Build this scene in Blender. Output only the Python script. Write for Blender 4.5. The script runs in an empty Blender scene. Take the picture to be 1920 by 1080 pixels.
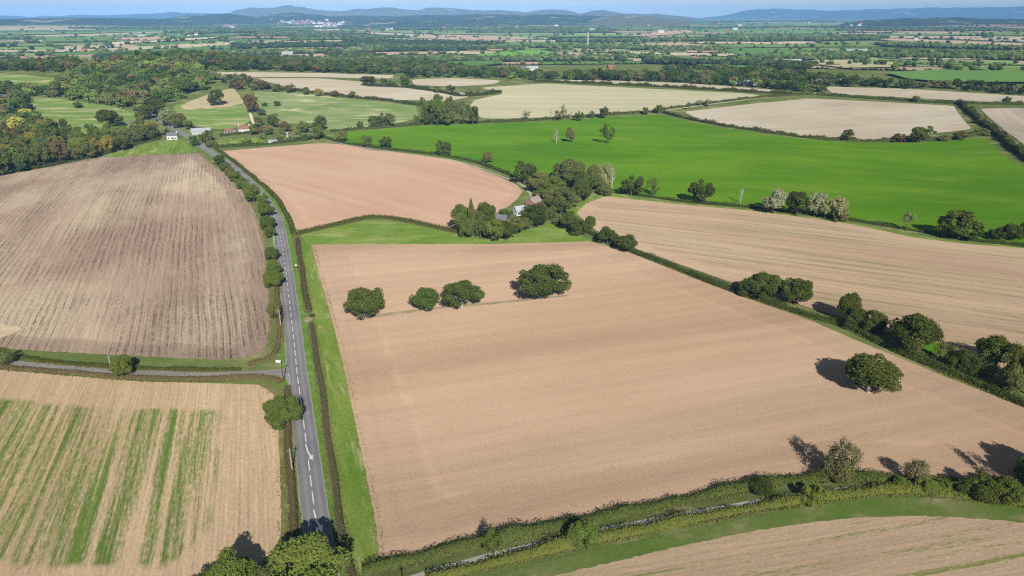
import bpy, bmesh, math, random
import numpy as np
from mathutils import Vector, Matrix
from mathutils.geometry import delaunay_2d_cdt
scene = bpy.context.scene
COL = scene.collection
R = math.radians

# ------------------------------------------------------------------ camera, world, sun, exposure
CAM_H, F_PX, PITCH = 115.0, 1280.0, math.atan(512 / 1280)
cam = bpy.data.cameras.new('camera'); camo = bpy.data.objects.new('camera', cam); COL.objects.link(camo)
camo.location = (0, 0, CAM_H); camo.rotation_euler = (math.pi / 2 - PITCH, 0, 0)
cam.sensor_width = 36.0; cam.lens = 24.0; cam.clip_start = 1.0; cam.clip_end = 90000
scene.camera = camo
SUN_EL, SUN_AZ = R(31.9), R(167.3)           # azimuth clockwise from +Y: behind the camera, a little to its right
world = bpy.data.worlds.new('World'); scene.world = world; world.use_nodes = True
wn = world.node_tree.nodes; wl = world.node_tree.links
bg = wn['Background']; bg.inputs['Strength'].default_value = 0.05
sky = wn.new('ShaderNodeTexSky'); sky.sky_type = 'NISHITA'; sky.sun_disc = False
sky.sun_elevation = SUN_EL; sky.sun_rotation = SUN_AZ; sky.altitude = 150; sky.air_density = 1.0; sky.dust_density = 0.0; sky.ozone_density = 2.2
# thin high cloud
tc = wn.new('ShaderNodeTexCoord'); mp = wn.new('ShaderNodeMapping'); mp.inputs['Scale'].default_value = (3, 3, 40)
nz = wn.new('ShaderNodeTexNoise'); nz.inputs['Scale'].default_value = 1.6; nz.inputs['Detail'].default_value = 6
cr = wn.new('ShaderNodeMapRange'); cr.inputs['From Min'].default_value = .5; cr.inputs['From Max'].default_value = .8; cr.inputs['To Min'].default_value = .4; cr.inputs['To Max'].default_value = .95
mx = wn.new('ShaderNodeMix'); mx.data_type = 'RGBA'; mx.inputs['B'].default_value = (14.5, 16.6, 17.6, 1)
wl.new(tc.outputs['Generated'], mp.inputs['Vector']); wl.new(mp.outputs['Vector'], nz.inputs['Vector']); wl.new(nz.outputs['Fac'], cr.inputs['Value'])
sx = wn.new('ShaderNodeSeparateXYZ'); wl.new(tc.outputs['Generated'], sx.inputs[0])     # brighter towards the horizon, all the way round
ez = wn.new('ShaderNodeMapRange'); ez.interpolation_type = 'SMOOTHSTEP'; ez.inputs['From Max'].default_value = .3; ez.inputs['To Min'].default_value = 1.0; ez.inputs['To Max'].default_value = .2; wl.new(sx.outputs['Z'], ez.inputs['Value'])
mm = wn.new('ShaderNodeMath'); mm.operation = 'MULTIPLY'; wl.new(cr.outputs['Result'], mm.inputs[0]); wl.new(ez.outputs['Result'], mm.inputs[1]); wl.new(mm.outputs[0], mx.inputs['Factor']); wl.new(sky.outputs['Color'], mx.inputs['A']); wl.new(mx.outputs['Result'], bg.inputs['Color'])
sun = bpy.data.lights.new('sun', 'SUN'); sun.energy = 4.6; sun.angle = R(0.5); sun.color = (1.0, .955, .88)
suno = bpy.data.objects.new('sun', sun); COL.objects.link(suno)
to_sun = Vector((math.sin(SUN_AZ) * math.cos(SUN_EL), math.cos(SUN_AZ) * math.cos(SUN_EL), math.sin(SUN_EL)))
suno.rotation_euler = to_sun.to_track_quat('Z', 'Y').to_euler(); suno.location = to_sun * 500
vs = scene.view_settings; vs.view_transform = 'Standard'; vs.look = 'None'; vs.exposure = 0.2; vs.gamma = 1; vs.use_curve_mapping = False
cy = scene.cycles
cy.max_bounces = 5; cy.diffuse_bounces = 2; cy.glossy_bounces = 2; cy.transmission_bounces = 3; cy.volume_bounces = 0; cy.transparent_max_bounces = 8
cy.use_denoising = False; cy.filter_width = 1.2
try: cy.denoising_prefilter = 'ACCURATE'
except Exception: pass
HAZE = 4.7e-5

# ------------------------------------------------------------------ terrain and pixel geometry
CP, SP = math.cos(PITCH), math.sin(PITCH)
def g2(x, y, cx, cy_, sx, sy): return np.exp(-((x - cx) / sx) ** 2 - ((y - cy_) / sy) ** 2)
def smooth(a, b, x):
    t = np.clip((x - a) / (b - a), 0, 1); return t * t * (3 - 2 * t)
def terrain(x, y):
    x = np.asarray(x, float); y = np.asarray(y, float)
    h = 4.0 * g2(x, y, -190, 420, 130, 160)                       # swell of the stubble field
    h = h - 9.0 * g2(x, y, -420, 640, 190, 130)                   # valley with the wood
    h = h + 30.0 * g2(x, y, -640, 1270, 260, 210)                 # wooded knoll
    h = h + 14.0 * smooth(820, 1250, y) * (1 - smooth(1350, 1900, y))
    h = h + 5.5 * g2(x, y, 230, 590, 130, 70) - 3.0 * g2(x, y, 60, 470, 90, 60) + 4.0 * g2(x, y, 480, 640, 120, 80) - 3.0 * g2(x, y, 350, 600, 60, 120) + 3 * g2(x, y, 40, 640, 100, 60)
    far = smooth(1600, 3500, y)
    h = h + far * (9 * np.sin(x / 740 + 1.1) * np.sin(y / 910) + 6 * np.sin(x / 390 + y / 1300 + 2) + 5 * np.sin(y / 430 - x / 1700))
    return h
def project(P):
    P = np.asarray(P, float); dx, dy, dz = P[..., 0], P[..., 1], P[..., 2] - CAM_H
    d = dy * CP - dz * SP; u = dy * SP + dz * CP
    return 960 + F_PX * dx / d, 540 - F_PX * u / d, d
_T = 60 * 1.012 ** np.arange(540)
def ground(px, py):
    """world point where the photograph's pixel meets the terrain"""
    a = (px - 960) / F_PX; b = (py - 540) / F_PX
    d = np.array([a, CP - b * SP, -SP - b * CP])
    z = CAM_H + _T * d[2]; s = z - terrain(_T * d[0], _T * d[1])
    k = np.argmax(s < 0)
    if k == 0: k = len(_T) - 1
    lo, hi = _T[k - 1], _T[k]
    for _ in range(30):
        m = (lo + hi) / 2
        if CAM_H + m * d[2] - float(terrain(m * d[0], m * d[1])) < 0: hi = m
        else: lo = m
    return np.array([hi * d[0], hi * d[1], float(terrain(hi * d[0], hi * d[1]))])
def gp(pts): return np.array([ground(*p) for p in pts])
def heading(p, q):
    a, b = ground(*p), ground(*q); return math.atan2(b[1] - a[1], b[0] - a[0])

# ------------------------------------------------------------------ object helpers
def tag(o, label=None, cat=None, group=None, kind=None):
    if label: o['label'] = label
    if cat: o['category'] = cat
    if group: o['group'] = group
    if kind: o['kind'] = kind
    return o
def empty(name, loc, rz=0):
    o = bpy.data.objects.new(name, None); o.location = loc; o.rotation_euler = (0, 0, rz); o.empty_display_size = .5
    COL.objects.link(o); return o
def mesh_np(name, V, Fs, mats=(), smooth_shade=False, mi=None):
    """V (n,3); Fs: list of face arrays (k,m)"""
    me = bpy.data.meshes.new(name); V = np.asarray(V, np.float32)
    Fs = [np.asarray(f, np.int32) for f in (Fs if isinstance(Fs, (list, tuple)) else [Fs]) if len(f)]
    me.vertices.add(len(V)); me.vertices.foreach_set('co', V.ravel())
    nl = sum(f.size for f in Fs); npoly = sum(len(f) for f in Fs)
    me.loops.add(nl); me.polygons.add(npoly)
    me.loops.foreach_set('vertex_index', np.concatenate([f.ravel() for f in Fs]))
    tot = np.concatenate([np.full(len(f), f.shape[1], np.int32) for f in Fs])
    me.polygons.foreach_set('loop_start', np.concatenate([[0], np.cumsum(tot)[:-1]]).astype(np.int32))
    for m in mats: me.materials.append(m)
    if mi is not None: me.polygons.foreach_set('material_index', np.asarray(mi, np.int32))
    if smooth_shade: me.polygons.foreach_set('use_smooth', np.ones(npoly, bool))
    me.update(calc_edges=True); me.validate(); return me
def obj(name, me, parent=None, mat=None):
    o = bpy.data.objects.new(name, me); COL.objects.link(o)
    if parent: o.parent = parent
    if mat: me.materials.append(mat)
    return o
def attr_point(me, name, vals):
    a = me.attributes.new(name, 'FLOAT', 'POINT'); a.data.foreach_set('value', np.asarray(vals, np.float32))

# ------------------------------------------------------------------ materials
class N:
    def __init__(s, name):
        s.m = bpy.data.materials.new(name); s.m.use_nodes = True; s.t = s.m.node_tree; s.t.nodes.clear()
        s.out = s.t.nodes.new('ShaderNodeOutputMaterial')
    def n(s, typ, **kw):
        x = s.t.nodes.new('ShaderNode' + typ)
        for k, v in kw.items(): setattr(x, k, v)
        return x
    def set(s, sock, v):
        if hasattr(v, 'is_linked') or isinstance(v, bpy.types.NodeSocket): s.t.links.new(v, sock)
        else:
            if isinstance(v, (tuple, list)) and len(v) == 3 and sock.type == 'RGBA': v = (*v, 1)
            sock.default_value = v
    def math(s, op, a, b=0.0, c=None, clamp=False):
        x = s.n('Math', operation=op, use_clamp=clamp); s.set(x.inputs[0], a); s.set(x.inputs[1], b)
        if c is not None: s.set(x.inputs[2], c)
        return x.outputs[0]
    def mix(s, f, a, b, mode='MIX'):
        x = s.n('Mix', data_type='RGBA', blend_type=mode, clamp_factor=True)
        s.set(x.inputs['Factor'], f); s.set(x.inputs[6], a); s.set(x.inputs[7], b); return x.outputs[2]
    def coords(s, angle=0, scale=(1, 1, 1), src='Object', off=(0, 0, 0)):
        t = s.n('TexCoord'); a = s.n('Mapping'); a.inputs['Rotation'].default_value = (0, 0, -angle)
        b = s.n('Mapping'); b.inputs['Scale'].default_value = scale; b.inputs['Location'].default_value = off
        s.t.links.new(t.outputs[src], a.inputs[0]); s.t.links.new(a.outputs[0], b.inputs[0]); return b.outputs[0]
    def noise(s, vec, scale=1.0, detail=3, rough=.55, dist=0):
        x = s.n('TexNoise'); s.set(x.inputs['Vector'], vec); x.inputs['Scale'].default_value = scale
        x.inputs['Detail'].default_value = detail; x.inputs['Roughness'].default_value = rough; x.inputs['Distortion'].default_value = dist
        return x.outputs['Fac']
    def ramp(s, v, a, b, ta=0.0, tb=1.0, sm=True):
        x = s.n('MapRange'); x.interpolation_type = 'SMOOTHSTEP' if sm else 'LINEAR'
        s.set(x.inputs['Value'], v); x.inputs['From Min'].default_value = a; x.inputs['From Max'].default_value = b
        x.inputs['To Min'].default_value = ta; x.inputs['To Max'].default_value = tb; return x.outputs[0]
    def attr(s, name): 
        x = s.n('Attribute', attribute_name=name); return x.outputs['Fac']
    def gain(s, col, f):
        """multiply a colour by a scalar socket"""
        x = s.n('Vector' + 'Math', operation='SCALE'); s.set(x.inputs[0], col); s.set(x.inputs['Scale'], f); return x.outputs[0]
    def done(s, col, rough=1.0, bump=None, bd=.1, bs=.5, trans=None, diffuse=True, spec=.2):
        nrm = None
        if bump is not None:
            b = s.n('Bump'); b.inputs['Strength'].default_value = bs; b.inputs['Distance'].default_value = bd; s.set(b.inputs['Height'], bump); nrm = b.outputs[0]
        if diffuse:
            d = s.n('BsdfDiffuse'); s.set(d.inputs['Color'], col); d.inputs['Roughness'].default_value = rough
        else:
            d = s.n('BsdfPrincipled'); s.set(d.inputs['Base Color'], col); d.inputs['Roughness'].default_value = rough; d.inputs['Specular IOR Level'].default_value = spec
        if nrm: s.t.links.new(nrm, d.inputs['Normal'])
        sh = d.outputs[0]
        if trans:
            t = s.n('BsdfTranslucent'); s.set(t.inputs['Color'], col); m = s.n('MixShader'); m.inputs[0].default_value = trans
            s.t.links.new(sh, m.inputs[1]); s.t.links.new(t.outputs[0], m.inputs[2]); sh = m.outputs[0]
        s.t.links.new(sh, s.out.inputs[0]); return s.m

def tuple_mul(c, k): return tuple(x * k for x in c)
def soil(name, c0, c1, ang, lines=None, hline=0, streak=.18, fine=.12, patch=.25, green=None, gthr=(.6, .75), head=None, seed=0., across=.22, grain=.16, dark=None, bands=.1):
    """tilled ground: mottled patches, streaks along the rows, clods, a headland by distance from the edge"""
    k = N(name); o = (seed * 37.1, seed * 91.7, 0)
    big = k.noise(k.coords(ang, (.006, .012, .01), off=o), 1, 4)
    col = k.mix(k.ramp(big, .35, .65), c0, c1)
    st = k.noise(k.coords(ang, (.006, across, .1), off=o), 1, 4, .6)
    fi = k.noise(k.coords(ang, (.06, 1.5, .1), off=o), 1, 3, .6)
    gr = k.noise(k.coords(ang, (1.1, 1.6, 1), off=o), 1, 3, .7)
    bd = k.noise(k.coords(ang, (.002, .05, .1), off=o), 1, 2)
    v = k.math('ADD', k.ramp(st, .25, .75, -streak, streak, False), k.ramp(fi, .25, .75, -fine, fine, False))
    v = k.math('ADD', v, k.ramp(gr, .25, .75, -grain, grain, False))
    v = k.math('ADD', v, k.ramp(bd, .3, .7, -bands, bands, False))
    v = k.math('ADD', v, 1.0)
    if dark:                                                # dark broken drill lines
        ln = k.noise(k.coords(ang, (.018, dark[0], .1), off=o), 1, 2, .5)
        pa = k.noise(k.coords(ang, (.011, .017, .1), off=(5, 9, 2)), 1, 3)
        w = k.math('MULTIPLY', k.ramp(ln, .5, .62), k.ramp(pa, .38, .62, dark[2], 1))
        v = k.math('SUBTRACT', v, k.math('MULTIPLY', w, dark[1]))
    if lines:                                               # regular drill lines: (spacing, strength, wobble)
        sp = k.n('SeparateXYZ'); k.t.links.new(k.coords(ang, (1, 1, 1)), sp.inputs[0])
        wv = k.noise(k.coords(ang, (.02, .05, .1)), 1, 3); pa = k.noise(k.coords(ang, (.02, .03, .1), off=(5, 9, 2)), 1, 4, .6); br = k.noise(k.coords(ang, (.35, .9, .1), off=(3, 1, 0)), 1, 3, .7)
        for q, (spc, amt) in enumerate(lines):
            sn = k.math('SINE', k.math('ADD', k.math('MULTIPLY', sp.outputs[1], 6.2832 / spc), k.math('MULTIPLY', wv, 9.0)))
            w = k.math('MULTIPLY', k.ramp(sn, -.2, .9), k.ramp(pa, .36, .60, .15, 1)); w = k.math('MULTIPLY', w, k.ramp(br, .3, .6))
            v = k.math('SUBTRACT', v, k.math('MULTIPLY', w, amt))
    e = k.attr('edge')
    wob = k.noise(k.coords(0, (.08, .08, .1)), 1, 2)
    e = k.math('ADD', e, k.ramp(wob, 0, 1, -2.5, 2.5, False))
    if green:
        gm = k.noise(k.coords(ang, (.009, green[1], .1), off=o), 1, 5, .6)
        gm2 = k.noise(k.coords(ang, (.35, 1.7, .1), off=o), 1, 3, .8)
        m = k.ramp(k.math('ADD', gm, k.math('MULTIPLY', gm2, .45)), gthr[0], gthr[1])
        if head: m = k.math('MULTIPLY', m, k.ramp(e, head[0], head[0] + 3))
        col = k.mix(m, col, green[0])
    if head and head[1]:
        col = k.mix(k.ramp(e, head[0], head[0] + 2.5, head[2], 0), col, head[1])
    if hline and head:                                      # wheel-rolled headland: darker band with a pale seam where the rows turn
        inn = k.math('SUBTRACT', e, head[0]); v = k.math('SUBTRACT', v, k.ramp(inn, -2.5, .5, hline, 0)); ab = k.math('ABSOLUTE', inn)
        v = k.math('ADD', v, k.math('MULTIPLY', k.ramp(ab, .4, 2.2, .07, 0), k.ramp(wob, .35, .6)))
        v = k.math('SUBTRACT', v, k.ramp(k.math('ABSOLUTE', k.math('SUBTRACT', e, head[0] * .35)), .3, 1.6, hline * .8, 0))
    col = k.gain(col, v)
    h = k.math('ADD', gr, k.math('MULTIPLY', fi, 1.2))
    return k.done(col, 1.0, h, .12, .5)
def grass(name, a, b, tram=0, dry=(.30, .27, .13), ang=0, dryamt=.35, sc=(.03, .03), gain=.22, streak=0.0):
    k = N(name)
    n1 = k.noise(k.coords(ang, (sc[0], sc[1], .02)), 1, 5, .6)
    n2 = k.noise(k.coords(ang, (.9, .9, .5)), 1, 4, .7)
    n3 = k.noise(k.coords(ang, (sc[0] * 1.7, sc[1] * 2.2, .1), off=(40, 7, 0)), 1, 4, .65)
    col = k.mix(k.ramp(n1, .32, .68), a, b)
    col = k.mix(k.math('MULTIPLY', k.ramp(n3, .5, .72), dryamt), col, dry)
    v = k.ramp(n2, .2, .8, 1 - gain, 1 + gain, False)
    if streak:
        s = k.noise(k.coords(ang, (.006, .11, .1)), 1, 4); v = k.math('ADD', v, k.ramp(s, .25, .75, -streak, streak, False))
    if tram:                                                # paired wheel tracks
        sp = k.n('SeparateXYZ'); k.t.links.new(k.coords(ang), sp.inputs[0]); wv = k.noise(k.coords(ang, (.006, .006, .1)), 1, 2)
        y = k.math('ADD', sp.outputs[1], k.math('MULTIPLY', wv, 30)); f = k.math('MULTIPLY', k.math('FRACT', k.math('DIVIDE', y, 24.0)), 24.0)
        for c in (4.0, 6.2): v = k.math('SUBTRACT', v, k.ramp(k.math('ABSOLUTE', k.math('SUBTRACT', f, c)), .2, .7, tram, 0))
    return k.done(k.gain(col, v), 1.0, n2, .25, .5)
def leaf(name, a, b, var=.35, trans=.18):
    k = N(name); oi = k.n('ObjectInfo'); rnd = oi.outputs['Random']
    n1 = k.noise(k.coords(0, (3.1, 3.1, 3.1)), 1, 2)
    geo = k.n('NewGeometry').outputs['Random Per Island']
    f = k.math('ADD', k.math('MULTIPLY', k.math('POWER', geo, 1.5), .85), k.math('SUBTRACT', k.math('MULTIPLY', n1, .7), .12))
    col = k.mix(f, a, b)
    r2 = k.math('FRACT', k.math('MULTIPLY', rnd, 7.31))
    col = k.mix(k.math('MULTIPLY', r2, .3), col, tuple(x * y for x, y in zip(b, (1.35, .95, .8))))
    v = k.math('ADD', k.math('MULTIPLY', rnd, var), 1.1 - var / 2)
    return k.done(k.gain(col, v), .6, trans=trans)
def plain(name, c, rough=.8, var=.12, scale=.6, diffuse=False):
    k = N(name); n1 = k.noise(k.coords(0, (scale,) * 3), 1, 4)
    return k.done(k.gain(c, k.ramp(n1, .25, .75, 1 - var, 1 + var, False)), rough, diffuse=diffuse)

M = {}
M['ground'] = grass('ground_grass', (.075, .105, .026), (.11, .13, .04), dryamt=.55, sc=(.02, .02))
M['verge'] = grass('verge_grass', (.07, .135, .02), (.10, .17, .03), dryamt=.4, sc=(.12, .12))
M['margin'] = grass('margin_grass', (.080, .145, .016), (.135, .185, .035), dry=(.29, .26, .13), dryamt=.85, ang=heading((560, 480), (690, 1050)), sc=(.025, .11), gain=.35)
M['meadow'] = grass('meadow_grass', (.10, .165, .032), (.16, .215, .06), dry=(.36, .32, .18), dryamt=.95, sc=(.008, .03), gain=.3)
M['rough'] = grass('rough_grass', (.065, .085, .022), (.11, .12, .042), dry=(.2, .17, .10), dryamt=.6, sc=(.06, .06))
M['pasture'] = grass('pasture_grass', (.11, .175, .045), (.19, .225, .095), dry=(.40, .36, .22), dryamt=.9, sc=(.012, .02), gain=.3)
# leaves
M['oak'] = leaf('leaf_dark', (.034, .052, .011), (.110, .148, .032))
M['mid'] = leaf('leaf_green', (.046, .078, .014), (.150, .205, .042))
M['bright'] = leaf('leaf_bright', (0.081, 0.135, 0.020), (0.216, 0.270, 0.054))
M['olive'] = leaf('leaf_olive', (.070, .092, .024), (.19, .215, .065))
M['yellow'] = leaf('leaf_yellow', (0.162, 0.162, 0.027), (0.351, 0.297, 0.068))
M['rust'] = leaf('leaf_rust', (.085, .070, .028), (.20, .155, .065))
M['pale'] = leaf('leaf_pale', (.15, .18, .07), (.32, .355, .165))
M['silver'] = leaf('leaf_silver', (.20, .235, .12), (.38, .43, .26))
M['straw'] = leaf('leaf_straw', (.085, .09, .035), (.25, .245, .115))
M['blue'] = leaf('leaf_bluegreen', (0.044, 0.088, 0.038), (0.123, 0.184, 0.088))
M['hedge'] = leaf('hedge_green', (.030, .042, .010), (.090, .115, .028))
M['hedge_brown'] = leaf('hedge_brown', (.048, .056, .022), (.150, .125, .062))
M['hedge_bright'] = leaf('hedge_bright', (.055, .085, .018), (.185, .215, .048))
M['bark'] = plain('bark', (.10, .08, .06), .9, .3, 3)
M['bark_pale'] = plain('bark_pale', (.40, .36, .29), .9, .25, 3)
M['deadwood'] = plain('deadwood', (.46, .43, .36), .9, .2, 3)

# ------------------------------------------------------------------ the ground sheet
def ground_sheet():
    nr, na = 372, 360
    r = np.concatenate([[3.0], 12 * 1.0212 ** np.arange(nr - 1)]); r = np.minimum(r, 28000)
    a = np.linspace(0, 2 * math.pi, na, endpoint=False)
    X = r[:, None] * np.sin(a)[None]; Y = r[:, None] * np.cos(a)[None]
    Z = terrain(X, Y)
    V = np.stack([X, Y, Z], -1).reshape(-1, 3)
    i = np.arange(nr - 1)[:, None] * na; j = np.arange(na)[None]; jn = (j + 1) % na
    Fq = np.stack([i + j, i + na + j, i + na + jn, i + jn], -1).reshape(-1, 4)[:, ::-1]
    Fq = Fq[:, ::-1]
    c = len(V); V = np.vstack([V, [[0, 0, float(terrain(0, 0))]]])
    Ft = np.stack([np.full(na, c), j[0], jn[0]], -1)
    me = mesh_np('ground', V, [Fq[:, ::-1] if False else Fq, Ft], [M['ground']], True)
    o = obj('ground', me); tag(o, 'green grassland lying under and between all the fields', kind='structure')
    bm = bmesh.new(); bm.from_mesh(me); bmesh.ops.recalc_face_normals(bm, faces=bm.faces)
    if sum(f.normal.z for f in list(bm.faces)[:2000]) < 0: bmesh.ops.reverse_faces(bm, faces=bm.faces)
    bm.to_mesh(me); bm.free()
ground_sheet()

# ------------------------------------------------------------------ draped sheets (fields, margins)
def inside(P, poly):
    x, y = P[:, 0], P[:, 1]; c = np.zeros(len(P), bool); n = len(poly)
    for i in range(n):
        x1, y1 = poly[i]; x2, y2 = poly[i - 1]
        if y1 == y2: continue
        c ^= ((y1 > y) != (y2 > y)) & (x < (x2 - x1) * (y - y1) / (y2 - y1) + x1)
    return c
def edge_dist(P, poly):
    d = np.full(len(P), 1e9)
    for i in range(len(poly)):
        a, b = poly[i - 1], poly[i]; ab = b - a; L = ab @ ab
        if L < 1e-9: continue
        t = np.clip(((P - a) @ ab) / L, 0, 1); d = np.minimum(d, np.hypot(*(P - a - t[:, None] * ab).T))
    return d
def densify(Q, step, closed=True):
    out = []
    n = len(Q)
    for i in range(n if closed else n - 1):
        a, b = Q[i], Q[(i + 1) % n]; L = np.linalg.norm(b - a); k = max(1, int(L / step))
        out += [a + (b - a) * t / k for t in range(k)]
    if not closed: out.append(Q[-1])
    return np.array(out)
def chaikin(Q, it=2, closed=True):
    for _ in range(it):
        if closed:
            A, B = Q, np.roll(Q, -1, 0)
            Q = np.stack([.75 * A + .25 * B, .25 * A + .75 * B], 1).reshape(-1, Q.shape[1])
        else:
            A, B = Q[:-1], Q[1:]
            Q = np.vstack([Q[:1], np.stack([.75 * A + .25 * B, .25 * A + .75 * B], 1).reshape(-1, Q.shape[1]), Q[-1:]])
    return Q
LAYER = [0]
def sheet(name, label, px, mat, z=None, jit=.22, step=None, soft=1, kind='structure', xy=None, cat=None):
    rng = np.random.default_rng(abs(hash(label)) % 99991 if False else sum(map(ord, label)))
    Q = gp(px)[:, :2] if xy is None else np.array(xy, float)
    if soft: Q = chaikin(densify(Q, np.median(np.hypot(Q[:, 0], Q[:, 1])) * .022), 2)
    rr = np.hypot(Q[:, 0], Q[:, 1]); dmean = float(np.median(rr))
    bst = max(1.6, dmean * .005)
    Q = densify(Q, bst); Q = Q + rng.normal(0, jit, Q.shape) * min(1, bst / 3)
    st = step or max(5.0, dmean * .019)
    x0, y0 = Q.min(0); x1, y1 = Q.max(0)
    gx, gy = np.meshgrid(np.arange(x0, x1, st), np.arange(y0, y1, st)); G = np.stack([gx.ravel(), gy.ravel()], -1)
    G[:, 0] += (np.round(G[:, 1] / st) % 2) * st / 2
    G = G[inside(G, Q)]; ed = edge_dist(G, Q); G = G[ed > st * .35]
    V2 = np.vstack([Q, G]); n = len(Q)
    res = delaunay_2d_cdt([Vector(v) for v in V2], [(i, (i + 1) % n) for i in range(n)], [], 1, 1e-4)
    P = np.array([tuple(v) for v in res[0]]); T = np.array([f for f in res[2] if len(f) == 3])
    if z is None:
        LAYER[0] += 1; z = .05 + .004 * (LAYER[0] % 12)
    zz = terrain(P[:, 0], P[:, 1]) + z + .00035 * np.hypot(P[:, 0], P[:, 1])
    me = mesh_np(name, np.column_stack([P, zz]), T, [mat], True)
    if len(T):
        a, b, c = (P[T[0][i]] for i in range(3))
        if (b[0] - a[0]) * (c[1] - a[1]) - (b[1] - a[1]) * (c[0] - a[0]) < 0: me.flip_normals()
    attr_point(me, 'edge', edge_dist(P, Q))
    o = obj(name, me); tag(o, label, cat, kind=kind); return o

# field outlines in photograph pixels
A1 = heading((960, 875), (1440, 786)); A3 = heading((136, 1067), (226, 782)); A2 = heading((440, 600), (405, 314))
A4 = heading((600, 330), (850, 395)); A6 = heading((1135, 440), (1900, 540)); A5 = heading((900, 300), (1900, 330))
F1 = [(583, 459), (760, 458), (920, 458), (1105, 453), (1180, 473), (1290, 518), (1400, 560), (1520, 602), (1640, 653), (1745, 696), (1920, 765), (2120, 848), (2120, 905),
      (1920, 903), (1760, 899), (1600, 897), (1500, 899), (1400, 915), (1300, 929), (1200, 948), (1100, 969), (960, 997), (880, 1014), (790, 1036), (713, 1049),
      (702, 965), (680, 860), (652, 722), (628, 620), (600, 520)]
soil1 = soil('tilled_soil', (.330, .222, .142), (.372, .262, .176), A1, streak=.075, fine=.06, head=(17, None), hline=.045, seed=1, grain=.15, bands=.12)
sheet('field', 'wide tilled brown field with five lone oaks standing in it', F1, soil1, soft=0)
F2 = [(-130, 348), (0, 325), (100, 310), (200, 292), (285, 288), (372, 287), (420, 325), (455, 358), (478, 400), (495, 450), (502, 520), (507, 600), (499, 655), (470, 671), (400, 675), (250, 668), (120, 661), (40, 656), (-130, 640)]
soil2 = soil('stubble_soil', (.245, .172, .128), (.330, .262, .185), A2, lines=((2.7, .36), (1.2, .24)), streak=.13, fine=.2, seed=2, across=.5, head=(9, (.215, .155, .115), .7), hline=.05, grain=.32, bands=.16)
sheet('field', 'grey brown stubble field with dark lines, beside the main road', F2, soil2)
F3 = [(-160, 690), (0, 694), (120, 704), (250, 716), (400, 719), (488, 722), (513, 738), (521, 800), (526, 900), (528, 1005), (505, 1045), (430, 1090), (330, 1180), (-300, 1180)]
soil3 = soil('seedling_soil', (.330, .235, .140), (.375, .275, .175), A3, lines=((1.15, .12),), streak=.10, fine=.14, seed=3, green=((.085, .130, .026), .33), gthr=(.61, .84), head=(15, None), across=.6, grain=.22)
sheet('field', 'pale brown field with green stripes of seedlings below the lane', F3, soil3)
F4 = [(414, 284), (520, 275), (600, 269), (640, 271), (700, 282), (780, 290), (850, 300), (900, 318), (945, 336), (972, 349), (980, 359), (970, 373), (955, 387), (930, 400), (900, 430), (850, 430), (780, 417), (700, 408), (620, 423), (557, 434), (541, 397), (520, 371), (490, 342), (450, 311)]
soil4 = soil('pink_soil', (.385, .262, .183), (.365, .228, .155), A4, streak=.07, fine=.05, hline=.04, seed=4, grain=.06, bands=.05, head=(8, (.38, .255, .175), .6))
sheet('field', 'pinkish ploughed field curving round in front of the bright green field', F4, soil4)
F5 = [(615, 262), (640, 250), (720, 242), (800, 235), (880, 233), (960, 231), (1050, 227), (1130, 221), (1200, 217), (1240, 216), (1300, 230), (1370, 243), (1460, 256), (1560, 266), (1640, 268), (1720, 268), (1790, 264), (1842, 258), (1862, 275), (1890, 298), (1960, 330), (2150, 400), (2150, 480),
      (1920, 462), (1800, 448), (1700, 432), (1590, 413), (1420, 390), (1300, 379), (1190, 366), (1100, 355), (1000, 342), (955, 328), (900, 308), (830, 295), (740, 282), (650, 271)]
M['crop'] = grass('crop_green', (.056, .138, .006), (.088, .182, .009), tram=.05, dry=(.13, .20, .018), ang=A5, dryamt=.55, sc=(.006, .014), gain=.10, streak=.07)
sheet('field', 'large bright green field with three trees in the middle', F5, M['crop'])
F6 = [(1135, 368), (1300, 386), (1420, 397), (1590, 420), (1720, 447), (1800, 457), (1920, 466), (2150, 487), (2600, 525), (2600, 985), (2150, 795), (1920, 705), (1760, 650), (1650, 618), (1520, 578), (1400, 540), (1300, 505), (1200, 471), (1150, 450), (1110, 428), (1080, 400), (1100, 381)]
soil6 = soil('drilled_soil', (.35, .243, .165), (.375, .275, .185), A6, streak=.08, fine=.08, lines=((4.2, .10), (1.6, .07)), seed=6, green=((.20, .185, .085), .26), gthr=(.68, .95), head=(8, None), across=.4, grain=.14)
sheet('field', 'pinkish drilled field with thin green lines beside the hedge of dark trees', F6, soil6)
FB = [(990, 1092), (1120, 1062), (1250, 1030), (1380, 1002), (1500, 982), (1600, 972), (1700, 968), (1800, 971), (1920, 980), (2120, 1000), (2600, 1050), (2600, 1400), (900, 1400)]
AB = heading((1300, 1050), (1600, 1000))
soilb = soil('stubble_near', (.315, .225, .145), (.36, .265, .18), AB, streak=.10, fine=.12, lines=((2.2, .10),), seed=7, green=((.155, .175, .05), .30), gthr=(.74, .86), across=.5, grain=.18)
sheet('field', 'pale stubble field along the bottom edge with curved green lines', FB, soilb)
stub = lambda n, a, s: soil(n, (.335, .285, .205), (.375, .33, .25), a, streak=.06, fine=.04, seed=s, grain=.05, bands=.06, dark=(.05, .12, .0))
P1 = [(900, 165), (1020, 157), (1200, 166), (1400, 176), (1445, 182), (1330, 197), (1240, 209), (1130, 216), (960, 223), (905, 223), (875, 205), (890, 188), (945, 176)]
sheet('field', 'pale straw field rising behind the bright green one', P1, soil('straw_green', (.32, .305, .19), (.36, .33, .22), heading((920, 200), (1300, 205)), streak=.06, fine=.04, seed=8, grain=.05, bands=.08))
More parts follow.
